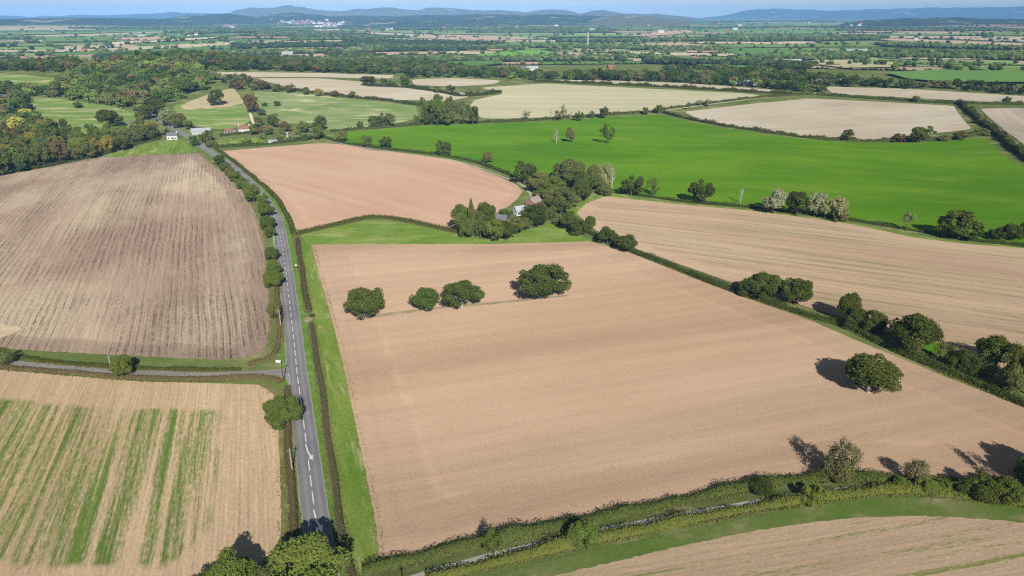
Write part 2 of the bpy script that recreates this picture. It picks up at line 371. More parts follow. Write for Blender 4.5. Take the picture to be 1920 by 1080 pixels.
P2 = [(1282, 210), (1400, 196), (1520, 185), (1640, 191), (1788, 199), (1822, 242), (1780, 248), (1640, 262), (1560, 262), (1460, 250), (1370, 237), (1310, 224)]
sheet('field', 'pale dry stubble field between two hedges with a dark round tree', P2, stub('straw_dry', heading((1350, 225), (1700, 205)), 9))
sheet('field', 'long pale stubble strip along the far hedge', [(1546, 163), (1700, 167), (1920, 181), (2100, 192), (2100, 206), (1920, 195), (1700, 184), (1560, 176)], stub('straw_strip', 0.2, 10))
sheet('field', 'grey brown field corner beyond the tall hedge', [(1838, 204), (1920, 203), (2100, 215), (2100, 350), (1920, 274), (1870, 234)], soil('grey_corner', (.30, .25, .19), (.35, .30, .23), heading((1850, 215), (1920, 260)), streak=.1, fine=.05, seed=11, bands=.15))
sheet('field', 'pale straw field above the rough pasture', [(478, 147), (600, 147), (720, 156), (868, 174), (882, 182), (840, 190), (700, 187), (640, 179), (560, 168)], stub('straw_upper', 0.3, 12))
sheet('field', 'narrow pale field below the far belt of trees', [(340, 138), (480, 136), (620, 138), (740, 141), (735, 148), (600, 145), (470, 145), (350, 146)], stub('straw_narrow', 0.1, 13))
sheet('field', 'small pale field between the dark hedges', [(772, 149), (850, 147), (940, 151), (930, 158), (850, 163), (775, 160)], stub('straw_small', 0.1, 14))
sheet('field', 'far pale strip behind the straw field', [(1020, 150), (1120, 151), (1280, 156), (1400, 165), (1480, 172), (1470, 175), (1400, 171), (1250, 162), (1100, 155)], stub('straw_behind', 0.1, 15))
sheet('pasture', 'rough tussocky pasture with pale dry grass', [(476, 172), (560, 174), (640, 184), (780, 199), (786, 222), (700, 242), (620, 245), (560, 236), (510, 222), (482, 202)], M['pasture'])
sheet('pasture', 'green pasture with sheep beside the road into the village', [(322, 200), (370, 185), (440, 178), (478, 222), (450, 240), (400, 244), (350, 232)], M['meadow'])
sheet('bank', 'dry tan bank above the village pasture', [(335, 203), (352, 192), (385, 180), (412, 172), (438, 166), (450, 180), (457, 196), (440, 198), (428, 204), (408, 201), (392, 207), (374, 203), (358, 209)], grass('bank_grass', (.27, .24, .12), (.36, .30, .18), dryamt=.5, sc=(.03, .03)), z=.4)
sheet('pasture', 'green valley pasture with pale mown bands left of the road', [(45, 183), (110, 185), (170, 195), (205, 198), (260, 215), (275, 245), (230, 252), (180, 255), (120, 245), (85, 232), (65, 205)], M['meadow'])
sheet('pasture', 'smooth light green slope behind the valley trees', [(-150, 138), (0, 139), (90, 146), (145, 153), (110, 166), (40, 163), (-150, 160)], M['meadow'])
sheet('grass_patch', 'green grass patch at the top of the stubble field', [(190, 296), (240, 281), (285, 267), (340, 262), (372, 286), (330, 290), (280, 291)], M['margin'])
sheet('paddock', 'small green paddock in front of the village houses', [(396, 264), (470, 258), (495, 261), (500, 268), (440, 274), (405, 275)], M['margin'])
sheet('grass_margin', 'green grass margin between the roadside hedge and the tilled field', [(557, 452), (585, 456), (602, 520), (630, 620), (654, 722), (682, 860), (704, 965), (715, 1052), (690, 1072), (662, 1082), (648, 1000), (630, 900), (617, 790), (603, 690), (588, 600), (572, 520)], M['margin'], z=.03)
M['wedge'] = grass('wedge_grass', (.085, .15, .018), (.135, .19, .035), dry=(.25, .25, .11), dryamt=.75, ang=A1, sc=(.025, .06), gain=.3)
sheet('grass_margin', 'green triangular wedge of grass above the tilled field', [(560, 441), (620, 428), (690, 413), (740, 417), (800, 427), (850, 438), (910, 452), (960, 440), (1035, 418), (1075, 432), (1112, 454), (920, 462), (583, 463)], M['wedge'], z=.035)
sheet('grass_margin', 'narrow light green strip between the stubble field and valley wood', [(-130, 344), (0, 320), (100, 305), (200, 288), (285, 281), (290, 290), (200, 296), (100, 314), (0, 330), (-130, 354)], M['margin'], z=.03)
sheet('grass_margin', 'bright green strip curving along the head of the drilled field', [(1056, 402), (1075, 388), (1098, 372), (1135, 361), (1190, 367), (1190, 376), (1135, 370), (1104, 383), (1084, 402), (1078, 412)], M['margin'], z=.03)
sheet('grass_margin', 'green strip along the lower hedge of the bright green field', [(1190, 369), (1300, 383), (1420, 394), (1590, 417), (1720, 442), (1800, 453), (1920, 462), (2140, 480), (2600, 516), (2600, 526), (2140, 488), (1920, 470), (1800, 461), (1720, 451), (1590, 424), (1420, 400), (1300, 389), (1190, 375)], M['margin'], z=.03)
sheet('grass_margin', 'rough green margin between the track hedge and bottom field', [(880, 1092), (1000, 1058), (1120, 1030), (1250, 1004), (1380, 975), (1500, 952), (1600, 938), (1700, 932), (1800, 936), (1920, 950), (2120, 960), (2120, 1002), (1920, 982), (1800, 973), (1700, 970), (1600, 974), (1500, 984), (1380, 1004), (1250, 1032), (1120, 1064), (980, 1100)],
      grass('rough_margin', (.070, .122, .020), (.12, .14, .045), dry=(.21, .18, .10), dryamt=.85, sc=(.05, .05)), z=.03)
sheet('grass_strip', 'rough grass strip between the two hedges of the track', [(680, 1085), (760, 1055), (880, 1025), (1000, 1003), (1150, 972), (1300, 940), (1400, 922), (1500, 905), (1650, 902), (1800, 905), (2100, 915), (2100, 950), (1920, 938), (1700, 925), (1550, 937), (1400, 962), (1250, 992), (1100, 1022), (960, 1052), (830, 1090)], M['rough'], z=.02)
sheet('grass_strip', 'thin line of dry grass between the field oaks', [(672, 595), (690, 598), (760, 588), (830, 579), (900, 573), (960, 568), (1010, 562), (1065, 556), (1066, 553), (1010, 559), (950, 564), (900, 569), (830, 575), (760, 583), (690, 592)], grass('dry_strip', (.20, .16, .10), (.26, .21, .13), dryamt=.4, sc=(.2, .2)), z=.1, jit=.2)
sheet('grass_patch', 'bright green gap in the dark tree row by the drilled field', [(1728, 655), (1740, 641), (1760, 643), (1775, 652), (1760, 660), (1740, 664)], M['crop'], z=.12)

sheet('dirt_patch', 'bare tan earth in the hedge gateway beside the main road', [(571, 597), (580, 594), (587, 595), (586, 602), (575, 606), (570, 604)], grass('dirt', (.21, .17, .10), (.27, .21, .13), dryamt=.2, sc=(.2, .2)), z=.13)
sheet('dirt_patch', 'pale trampled earth at the field corner above the lane', [(-60, 606), (0, 608), (30, 612), (45, 618), (18, 628), (0, 636), (-60, 640)], grass('dirt_pale', (.34, .27, .18), (.42, .34, .23), dryamt=.2, sc=(.2, .2)), z=.16)
# ------------------------------------------------------------------ roads
def catmull(P, step):
    out = []; P = np.vstack([2 * P[0] - P[1], P, 2 * P[-1] - P[-2]])
    for i in range(1, len(P) - 2):
        p0, p1, p2, p3 = P[i - 1:i + 3]; k = max(2, int(np.linalg.norm(p2 - p1) / step))
        for t in np.arange(k) / k:
            out.append(.5 * (2 * p1 + (p2 - p0) * t + (2 * p0 - 5 * p1 + 4 * p2 - p3) * t * t + (3 * p1 - p0 - 3 * p2 + p3) * t ** 3))
    out.append(P[-2]); return np.array(out)
def smooth_path(pts, step=3.0, it=2):
    Q = catmull(gp(pts)[:, :2], step)
    for _ in range(it * 4): Q[1:-1] = .25 * Q[:-2] + .5 * Q[1:-1] + .25 * Q[2:]
    return Q
def normals(Q):
    T = np.gradient(Q, axis=0); T /= np.linalg.norm(T, axis=1)[:, None] + 1e-9; return T, np.stack([T[:, 1], -T[:, 0]], -1)
def ribbon(name, Q, width, mat, z, nx=6, parent=None):
    T, Nn = normals(Q); u = np.linspace(-.5, .5, nx + 1); rng = np.random.default_rng(5)
    W = np.full(len(Q), width) if np.isscalar(width) else width
    ej = np.zeros((len(Q), nx + 1)); ej[:, 0] = rng.normal(0, .07, len(Q)); ej[:, -1] = rng.normal(0, .07, len(Q))
    P = Q[:, None] + Nn[:, None] * (u[None] * W[:, None] + ej)[..., None]
    Z = terrain(P[..., 0], P[..., 1]) + z + .00035 * np.hypot(P[..., 0], P[..., 1]) + .06 * (1 - (2 * u) ** 2)[None]
    V = np.concatenate([P, Z[..., None]], -1).reshape(-1, 3); n = nx + 1
    i = np.arange(len(Q) - 1)[:, None] * n; j = np.arange(nx)[None]
    Fq = np.stack([i + j, i + j + 1, i + n + j + 1, i + n + j], -1).reshape(-1, 4)
    me = mesh_np(name, V, Fq, [mat], True)
    if me.polygons[0].normal.z < 0: me.flip_normals()
    attr_point(me, 'across', np.tile(u * 2, len(Q))); return obj(name, me, parent)
def tarmac(name, c, edge):
    k = N(name); a = k.math('ABSOLUTE', k.attr('across'))
    n1 = k.noise(k.coords(0, (.05, .05, .05)), 1, 4); n2 = k.noise(k.coords(0, (2.5,) * 3), 1, 4, .7); n3 = k.noise(k.coords(0, (.5,) * 3), 1, 3)
    w = k.math('ABSOLUTE', k.math('SUBTRACT', a, .45))
    tr = k.ramp(w, .05, .22, 1.09, .90)                       # polished wheel tracks
    col = k.mix(k.ramp(n1, .3, .7), tuple_mul(c, .92), tuple_mul(c, 1.22))
    col = k.gain(col, k.math('MULTIPLY', tr, k.ramp(n2, .2, .8, .88, 1.12, False)))
    col = k.mix(k.ramp(k.math('ADD', a, k.ramp(n3, 0, 1, -.06, .06, False)), .88, .97), col, edge)
    return k.done(col, .9, n2, .02, .3)
ROADPX = [(618, 1150), (603, 1060), (597, 1012), (590, 960), (584, 912), (578, 862), (572, 812), (566, 768), (562, 735), (557, 700), (553, 655), (549, 620), (545.5, 590), (542, 560), (539, 535), (536, 510), (533, 488), (530, 468), (527, 449), (523, 430), (518, 412), (510, 395), (498, 376), (484, 358), (466, 340), (445, 320), (422, 303), (402, 290), (386, 279), (371, 268), (356, 258), (343, 250), (330, 243), (315, 235), (300, 226), (289, 216), (283, 208)]
ROAD = smooth_path(ROADPX); RW = 6.7
tar = tarmac('tarmac', (.145, .140, .146), (.25, .23, .19))
sheet('verge', 'mown green verges along both sides of the main road', None, M['verge'], z=.015, xy=(lambda T, Q: np.vstack([Q + T * 5.6, (Q - T * 5.2)[::-1]]))(normals(ROAD[:235:3])[1], ROAD[:235:3]), soft=0, kind='structure')
road = ribbon('road', ROAD, RW, tar, .11); tag(road, 'grey two lane road running from the bottom edge to the village', kind='structure')
LANE = smooth_path([(-160, 664), (-60, 672), (0, 679), (60, 684.5), (120, 690), (200, 696.5), (280, 700.5), (360, 703), (430, 703), (490, 700), (525, 697.5), (548, 698)])
lt = np.linspace(0, 1, len(LANE)); lane = ribbon('lane', LANE, 3.6 + 7.0 * smooth(.945, 1.0, lt), tarmac('lane_tarmac', (.17, .158, .145), (.24, .21, .15)), .085); tag(lane, 'narrow grey lane joining the main road from the side', kind='structure')
for pts, w, nm, lab, c in (
    ([(560, 1150), (760, 1090), (800, 1073), (860, 1057), (925, 1040), (1000, 1022), (1090, 1003), (1180, 984), (1280, 966), (1380, 948), (1450, 936), (1530, 922), (1650, 912), (1760, 917), (1850, 925), (2050, 940)], 1.7, 'track', 'pale concrete farm track hidden between two hedges', (.27, .25, .22)),
    ([(436, 169), (444, 177), (452, 189), (461, 200), (468, 211), (473, 225), (476, 232)], 3.4, 'track', 'pale double rutted track climbing the bank above the village', (.46, .40, .29)),
    ([(612, 264), (650, 272), (720, 283), (800, 294), (860, 303), (905, 318), (945, 333), (975, 345), (985, 350), (995, 365), (1002, 378)], 2.4, 'path', 'pale stone farm drive between pink field and green field', (.26, .24, .18)),
    ([(20, 165), (32, 178), (40, 188), (46, 200)], 4, 'path', 'short grey lane among the valley trees', (.33, .32, .30)),
):
    o = ribbon(nm, smooth_path(pts, 4), w, tarmac(nm + '_surface', c, (.16, .19, .06)), .07); tag(o, lab, kind='structure')
# road paint
M['paint'] = plain('road_paint', (.72, .72, .70), .7, .12, 2)
cum = np.concatenate([[0], np.cumsum(np.linalg.norm(np.diff(ROAD, axis=0), axis=1))])
def along(s):
    x = np.interp(s, cum, ROAD[:, 0]); y = np.interp(s, cum, ROAD[:, 1]); x2 = np.interp(s + .5, cum, ROAD[:, 0]); y2 = np.interp(s + .5, cum, ROAD[:, 1])
    return x, y, math.atan2(y2 - y, x2 - x)
def arc_of(px):
    p = ground(*px)[:2]; return cum[np.argmin(np.hypot(*(ROAD - p).T))]
def paint_box(l, w, th=.012):
    bm = bmesh.new(); bmesh.ops.create_cube(bm, size=1, matrix=Matrix.Diagonal((l, w, th, 1))); me = bpy.data.meshes.new('dash'); bm.to_mesh(me); bm.free(); me.materials.append(M['paint']); return me
def road_z(x, y): return float(terrain(x, y)) + .11 + .00035 * math.hypot(x, y) + .06 + .012
dash = paint_box(4.9, .27)
arrows = [arc_of((575.5, 843)), arc_of((592.5, 983))]
s = arc_of((580.5, 878)) % 7.05
while s < cum[-1] * .72:
    x, y, a = along(s)
    if min(abs(s - q) for q in arrows) > 3.6 and y > 60:
        o = obj('road_dash', dash, road); o.location = (x, y, road_z(x, y)); o.rotation_euler = (0, 0, a)
    s += 7.05
def arrow_mesh():
    # slanting shaft with a head, bearing to the nearside
    P = [(4.2, .35), (4.2, .05), (0, -.35), (-2.2, -.95), (-2.1, -1.45), (-4.4, -1.15), (-3.2, -.15), (-2.5, -.55), (0, .05)]
    bm = bmesh.new(); f = bm.faces.new([bm.verts.new((x, -y, 0)) for x, y in P]); r = bmesh.ops.extrude_face_region(bm, geom=[f])
    for v in [g for g in r['geom'] if isinstance(g, bmesh.types.BMVert)]: v.co.z += .012
    bmesh.ops.recalc_face_normals(bm, faces=bm.faces); me = bpy.data.meshes.new('road_arrow'); bm.to_mesh(me); bm.free(); me.materials.append(M['paint']); return me
am = arrow_mesh()
for q in arrows:
    x, y, a = along(q); o = obj('road_arrow', am, road); o.location = (x, y, road_z(x, y)); o.rotation_euler = (0, 0, a); o.scale = (1, -1, 1)
gw = paint_box(1.1, .22)
for k in range(5):
    p = ground(541 + .55 * k, 700 + 4.6 * k); x, y, a = along(arc_of((541, 712))); o = obj('give_way_dash', gw, road); o.location = (p[0], p[1], float(terrain(p[0], p[1])) + .11 + .00035 * math.hypot(p[0], p[1]) + .012 + .012); o.rotation_euler = (0, 0, a)

# ------------------------------------------------------------------ leafy geometry
def rand_unit(rng, n):
    v = rng.normal(size=(n, 3)); return v / np.linalg.norm(v, axis=1)[:, None]
def quads(C, Nn, size, rng, asp=.72):
    n = len(C); t = rand_unit(rng, n); t -= (t * Nn).sum(1)[:, None] * Nn; t /= np.linalg.norm(t, axis=1)[:, None] + 1e-9
    b = np.cross(Nn, t); s = size[:, None]
    V = np.stack([C - t * s - b * s * asp * .6, C + t * s * .2 - b * s * asp, C + t * s + b * s * asp * .3, C - t * s * .3 + b * s * asp], 1).reshape(-1, 3)
    return V, np.arange(n * 4).reshape(n, 4)
def ico(sub):
    bm = bmesh.new(); bmesh.ops.create_icosphere(bm, subdivisions=sub, radius=1); V = np.array([v.co[:] for v in bm.verts]); Fc = np.array([[v.index for v in f.verts] for f in bm.faces]); bm.free(); return V, Fc
ICO1, ICO2 = ico(1), ico(2)
def tube(P, r, seg=6):
    P = np.array(P, float); V = []; 
    for i, p in enumerate(P):
        t = P[min(i + 1, len(P) - 1)] - P[max(i - 1, 0)]; t /= np.linalg.norm(t) + 1e-9
        a = np.cross(t, [1, .3, .1]); a /= np.linalg.norm(a); b = np.cross(t, a); k = np.arange(seg) * 2 * math.pi / seg
        V.append(p + r[i] * (np.cos(k)[:, None] * a + np.sin(k)[:, None] * b))
    V = np.vstack(V); Fq = []
    for i in range(len(P) - 1):
        for j in range(seg): Fq.append((i * seg + j, i * seg + (j + 1) % seg, (i + 1) * seg + (j + 1) % seg, (i + 1) * seg + j))
    return V, np.array(Fq)
class Acc:
    def __init__(s): s.V = []; s.Q = []; s.T = []; s.n = 0
    def add(s, V, Fc):
        Fc = np.asarray(Fc); (s.Q if Fc.shape[1] == 4 else s.T).append(Fc + s.n); s.V.append(V); s.n += len(V)
    def mesh(s, name, mats=()): return mesh_np(name, np.vstack(s.V), [np.vstack(x) for x in (s.Q, s.T) if x], mats)
def crown_mesh(seed, nl, nleaf, size, style='round'):
    """unit tree crown: total height 1, width about 1"""
    rng = np.random.default_rng(seed); A = Acc()
    zc, rz, rh = {'round': (.55, .41, .43), 'tall': (.52, .45, .41), 'wide': (.55, .38, .45), 'bush': (.42, .48, .43), 'thin': (.54, .42, .40), 'cone': (.5, .46, .36)}[style]
    d = rand_unit(rng, nl * 4); d = d[d[:, 2] > (-.55 if style != 'bush' else -.8)][:nl]
    k = np.arange(len(d)); d = d + .35 * rng.normal(size=d.shape); d /= np.linalg.norm(d, axis=1)[:, None]
    rad = rng.uniform(.62, .88, len(d)); th_ = np.arctan2(d[:, 1], d[:, 0]); f1, f2 = rng.uniform(0, 6.28, 2); rad = rad * (1 + .10 * np.sin(2 * th_ + f1) + .09 * np.sin(3 * th_ + f2)) * np.where(rng.uniform(size=len(d)) < .15, 1.14, 1)
    C = d * rad[:, None] * np.array([rh, rh, rz]) + np.array([0, 0, zc])
    if style == 'cone': C[:, :2] *= (1.25 - .85 * (C[:, 2:3]))
    lr = rng.uniform(.08, .18, len(d)) * (1 if style != 'thin' else .8)
    if nl < 14: lr *= 1.4
    C = np.vstack([C, [[0, 0, zc]]]); lr = np.append(lr, .30 if style != 'thin' else .15)
    core = .66 if style != 'thin' else .24
    for c, r in zip(C, lr):
        V, Fc = ICO1; V = V * (1 + .14 * rng.normal(size=(len(V), 1)))
        A.add(V * r * core * np.array([1, 1, .85]) + c, Fc)
    w = lr ** 2; w[-1] *= .4; li = rng.choice(len(C), nleaf, p=w / w.sum())
    dr = rand_unit(rng, nleaf); out = C[li] - np.array([0, 0, zc]); out /= np.linalg.norm(out, axis=1)[:, None] + 1e-6
    flip = (dr * out).sum(1) < -.25; dr[flip] *= -1
    rr = lr[li] * rng.uniform(.74, 1.16, nleaf) * (1 if style != 'thin' else rng.uniform(.5, 1.5, nleaf))
    P = C[li] + dr * rr[:, None] * np.array([1, 1, .88])
    nn = dr + .9 * rng.normal(size=dr.shape) + np.array([0, 0, .15]); nn /= np.linalg.norm(nn, axis=1)[:, None]
    P[:, 2] = np.clip(P[:, 2], .02, 1.03)
    V, Fq = quads(P, nn, size * rng.uniform(.55, 1.3, nleaf), rng); A.add(V, Fq)
    return A.mesh('crown')
def trunk_mesh(seed, dead=False):
    rng = np.random.default_rng(seed); A = Acc(); lean = rng.normal(0, .015, 2)
    A.add(*tube([(0, 0, -.03), (0, 0, .02), (lean[0], lean[1], .2), (lean[0] * 2, lean[1] * 2, .45 if not dead else .62), (lean[0] * 2, lean[1] * 2, .62 if not dead else .97)], [.062, .042, .032, .024, .008], 8))
    for i in range(6 if not dead else 17):
        a = rng.uniform(0, 6.28); z0 = rng.uniform(.22, .45 if not dead else .8); L = rng.uniform(.18, .3) if not dead else rng.uniform(.16, .34) * (1.25 - z0 * .7); up = rng.uniform(.1, .3)
        p0 = np.array([lean[0] * z0 * 4, lean[1] * z0 * 4, z0]); p2 = p0 + np.array([math.cos(a) * L, math.sin(a) * L, up]); p1 = (p0 + p2) / 2 + np.array([0, 0, -.04])
        A.add(*tube([p0, p1, p2], [.016, .011, .004], 5))
        if dead:
            for _ in range(3):
                q = p1 + (p2 - p1) * rng.uniform(.1, .8); A.add(*tube([q, q + rng.normal(0, .07, 3) + np.array([math.cos(a) * .04, math.sin(a) * .04, .09])], [.007, .002], 4))
    return A.mesh('trunk')
LOD = {'A': (42, 6200, .022), 'B': (24, 2000, .034), 'C': (12, 620, .058)}
_cm = {}
def crown_for(style, lod, k, mat):
    key = (style, lod, k, mat)
    if key not in _cm:
        nl, nf, sz = LOD[lod]
        if style == 'thin': nf = int(nf * .5); sz *= .92
        base = _cm.setdefault((style, lod, k), crown_mesh(hash((lod, k)) % 1 + 17 * k + {'A': 1, 'B': 300, 'C': 600}[lod] + len(style) * 1000, nl, nf, sz, style))
        me = base.copy(); me.materials.clear(); me.materials.append(M[mat]); _cm[key] = me
    return _cm[key]
_tm = {}
def trunk_for(k, mat, dead=False):
    key = (k, mat, dead)
    if key not in _tm:
        me = trunk_mesh(50 + k, dead); me.materials.append(M[mat]); _tm[key] = me
    return _tm[key]
trng = random.Random(11)
def tree_at(name, P, w, h, style, mat, label, group=None, lod=None, bark='bark', cat='tree'):
    d = math.hypot(P[0], P[1]); lod = lod or ('A' if d < 430 else 'B' if d < 800 else 'C')
    t = empty(name, (P[0], P[1], P[2]), trng.uniform(0, 6.28)); tag(t, label, cat, group); k = trng.randrange(4)
    if style == 'dead':
        o = obj('trunk', trunk_for(k, 'deadwood', True), t); o.scale = (w * 1.25, w * 1.25, h)
        return t
    if style != 'bush':
        o = obj('trunk', trunk_for(k, bark), t); o.scale = (w, w, h)
    o = obj('crown', crown_for(style, lod, k, mat), t); o.scale = (w, w, h); return t
COUNT = [0]
def tree_px(name, x, yb, yt, w, style, mat, label, group=None, **kw):
    P = ground(x, yb); _, _, d = project(P); W = w * d / F_PX * 1.04
    lo, hi = 0, 60
    for _ in range(30):
        m = (lo + hi) / 2
        if project(P + np.array([0, 0, m]))[1] > yt: lo = m
        else: hi = m
    COUNT[0] += 1
    return tree_at(name, P, W, max(1.2, hi), style, mat, label, group, **kw)

def hedge(name, label, pts, w, h, mat, per=None, size=None, group='field hedges', bump=.25, cat='hedge', seed=1, tall=None):
    Q = smooth_path(pts, 2.0, 1); L = np.concatenate([[0], np.cumsum(np.linalg.norm(np.diff(Q, axis=0), axis=1))])
    dist = float(np.median(np.hypot(Q[:, 0], Q[:, 1]))); rng = np.random.default_rng(seed + int(abs(pts[0][0])) + len(pts))
    size = size or min(.75, max(.17, dist * .00085)); per = per or (2.2 * h + w) * .62 / size ** 2 * .55
    n = int(L[-1] * per); s = rng.uniform(0, L[-1], n)
    T, Nn = normals(Q); ph = rng.uniform(0, 6.28, 6)
    def hm(s): return 1 + bump * (np.sin(s / 2.3 + ph[0]) * .35 + np.sin(s / 5.1 + ph[1]) * .5 + np.sin(s / 11.7 + ph[2]) * .5 + np.sin(s / 1.1 + ph[3]) * .2)
    x = np.interp(s, L, Q[:, 0]); y = np.interp(s, L, Q[:, 1]); nx = np.interp(s, L, Nn[:, 0]); ny = np.interp(s, L, Nn[:, 1])
    tx, ty = -ny, nx
    th = rng.uniform(-.15, math.pi + .15, n); e = .55
    cu = np.sign(np.cos(th)) * np.abs(np.cos(th)) ** e; cv = np.clip(np.sign(np.sin(th)) * np.abs(np.sin(th)) ** e, 0, 1)
    k = hm(s); rad = rng.uniform(.72, 1.07, n); u = cu * rad * w / 2 * (1 + .5 * (k - 1)); v = cv * rad * h * k
    lat = .3 * w * .35 * np.sin(s / 7.3 + ph[4])
    P = np.stack([x + nx * (u + lat), y + ny * (u + lat), np.zeros(n)], -1)
    P[:, 2] = terrain(P[:, 0], P[:, 1]) + v + .05 + .00035 * dist
    nv = np.stack([nx * cu, ny * cu, cv + .15], -1) + .55 * rng.normal(size=(n, 3)); nv /= np.linalg.norm(nv, axis=1)[:, None]
    A = Acc(); A.add(*quads(P, nv, size * rng.uniform(.6, 1.35, n), rng))
    prof = np.array([(-.5, 0), (-.46, .62), (-.3, .85), (0, .92), (.3, .85), (.46, .62), (.5, 0)]); kk = hm(L); lt_ = .3 * w * .35 * np.sin(L / 7.3 + ph[4])
    U = prof[None, :, 0] * w * .82 * (1 + .5 * (kk - 1))[:, None] + lt_[:, None]; Vv = prof[None, :, 1] * h * kk[:, None] * .86
    C = np.stack([Q[:, None, 0] + Nn[:, None, 0] * U, Q[:, None, 1] + Nn[:, None, 1] * U], -1)
    Z = terrain(C[..., 0], C[..., 1]) + Vv - .05 + .00035 * dist
    VV = np.concatenate([C, Z[..., None]], -1).reshape(-1, 3); i = np.arange(len(Q) - 1)[:, None] * 7; j = np.arange(6)[None]
    A.add(VV, np.stack([i + j, i + j + 1, i + 8 + j, i + 7 + j], -1).reshape(-1, 4))
    for b in (0, (len(Q) - 1) * 7): A.add(VV[b:b + 7].copy(), np.array([[0, k_, k_ + 1] for k_ in range(1, 6)]))
    o = obj(name, A.mesh(name, [M[mat]])); tag(o, label, cat, group); return o
#@@HEDGES
hedge('hedge', 'brown trimmed hedge right of the main road, below the gateway', [(584, 611), (592, 660), (602, 720), (611, 785), (622, 870), (633, 950), (645, 1022), (662, 1090)], 1.9, 1.5, 'hedge_brown', bump=.12)
hedge('hedge', 'brown trimmed hedge right of the main road, above the gateway', [(557, 450), (562, 480), (568, 520), (574, 560), (579, 586)], 2.3, 1.6, 'hedge_brown', bump=.15)
hedge('hedge', 'dark green hedge beside the road bend along the pink field', [(402, 278), (432, 299), (470, 330), (508, 362), (530, 390), (544, 420), (553, 442)], 2.8, 2.0, 'hedge', bump=.2)
hedge('hedge', 'trimmed dark hedge making a low peak above the grass wedge', [(560, 440), (620, 426), (692, 409), (745, 413), (800, 424), (860, 437)], 2.4, 2.2, 'hedge', bump=.1)
hedge('hedge', 'brown hedge left of the road above the lane junction', [(513, 478), (519, 540), (524, 600), (524, 640), (518, 664), (506, 672), (488, 679), (465, 684)], 1.9, 1.4, 'hedge_brown', bump=.4)
hedge('hedge', 'brown trimmed hedge left of the road below the lane junction', [(539, 728), (539, 790), (542, 850), (546, 920), (550, 985), (553, 1040)], 2.1, 1.5, 'hedge_brown', bump=.12)
hedge('hedge', 'low dark green hedge along the upper side of the lane', [(28, 670), (120, 682), (220, 690), (320, 694), (400, 695), (452, 693)], 1.7, 1.1, 'hedge', bump=.3)
hedge('hedge', 'brown trimmed hedge along the lower side of the lane', [(-100, 680), (0, 689), (100, 698), (200, 706), (320, 712), (430, 711), (500, 708), (528, 718)], 1.8, 1.2, 'hedge_brown', bump=.2)
hedge('hedge', 'long dark hedge running down between the tilled and drilled fields', [(1057, 408), (1110, 440), (1180, 471), (1240, 494), (1300, 517), (1370, 545), (1440, 568), (1520, 595), (1580, 612), (1650, 645), (1760, 692), (1920, 760), (2060, 820), (2500, 1000)], 3.2, 2.6, 'hedge', bump=.3)
hedge('hedge', 'low brown hedge below the bright green field', [(1165, 362), (1220, 370), (1300, 381), (1400, 389), (1590, 413), (1700, 431), (1800, 448), (1920, 463), (2100, 480), (2560, 514)], 2.4, 1.7, 'hedge', bump=.35)
hedge('hedge', 'dark hedge between the pink field drive and the green field', [(612, 260), (640, 268), (700, 277), (800, 289), (870, 300), (920, 315), (958, 330)], 2.6, 2.2, 'hedge', bump=.3)
hedge('hedge', 'dark hedge along the top of the bright green field', [(620, 248), (700, 241), (800, 234), (880, 231), (960, 229), (1050, 223), (1130, 217), (1200, 212), (1240, 210)], 3.2, 3.0, 'hedge', bump=.35)
hedge('hedge', 'clipped brown hedge between green field and pale stubble', [(1243, 212), (1300, 226), (1370, 239), (1460, 252), (1540, 262), (1600, 265), (1700, 265), (1780, 262), (1845, 252)], 3.0, 3.2, 'hedge', bump=.45)
hedge('hedge', 'tall dark hedge descending the slope beside the stubble', [(1797, 193), (1830, 222), (1860, 247), (1890, 272), (1925, 300), (2000, 345)], 6, 5.5, 'hedge', bump=.35)
hedge('hedge', 'dark hedge between the two pale straw fields', [(1240, 207), (1330, 195), (1440, 182), (1525, 177)], 4, 3, 'hedge', bump=.3)
hedge('hedge', 'hedge along the top of the dry stubble field', [(1530, 178), (1640, 186), (1720, 191), (1800, 195), (1920, 197), (2050, 204)], 3.5, 3.2, 'hedge', bump=.5)
hedge('hedge', 'long brown hedge behind the straw field', [(1000, 153), (1100, 157), (1250, 164), (1400, 173), (1485, 177)], 5, 4, 'hedge', bump=.5)
hedge('hedge', 'thick hedge at the top of the rough pasture', [(485, 164), (560, 171), (640, 181), (720, 189), (792, 199)], 4, 3.6, 'hedge', bump=.4)
hedge('hedge', 'dark hedge ending in the middle of the straw fields', [(690, 162), (760, 165), (820, 173), (870, 181), (940, 174)], 5, 4.5, 'hedge', bump=.5)
hedge('hedge', 'hedge along the top of the pink field by the gardens', [(398, 278), (480, 273), (560, 265), (612, 257)], 3, 2.6, 'hedge', bump=.5)
hedge('hedge', 'garden hedge in front of the white village houses', [(412, 256), (450, 252), (485, 249)], 3, 2.6, 'hedge', bump=.2)
hedge('hedge', 'ragged dark hedge between the tilled field and farm track', [(680, 1077), (760, 1053), (880, 1022), (1000, 1001), (1150, 968), (1300, 936), (1400, 917), (1500, 901), (1600, 899), (1760, 905), (1920, 915), (2050, 922)], 2.4, 2.3, 'hedge', bump=.4, size=.2)
hedge('hedge', 'bright green overgrown hedge on the near side of the track', [(800, 1092), (870, 1070), (960, 1050), (1100, 1018), (1250, 986), (1400, 958), (1520, 938), (1600, 928), (1700, 922), (1800, 932), (1920, 945), (2050, 955)], 2.2, 2.2, 'hedge_bright', bump=.4, size=.2)
hedge('hedge', 'low dark scrub along the foot of the valley wood', [(-60, 333), (30, 324), (110, 309), (190, 292), (250, 273), (300, 261)], 3, 2.2, 'hedge', bump=.5)

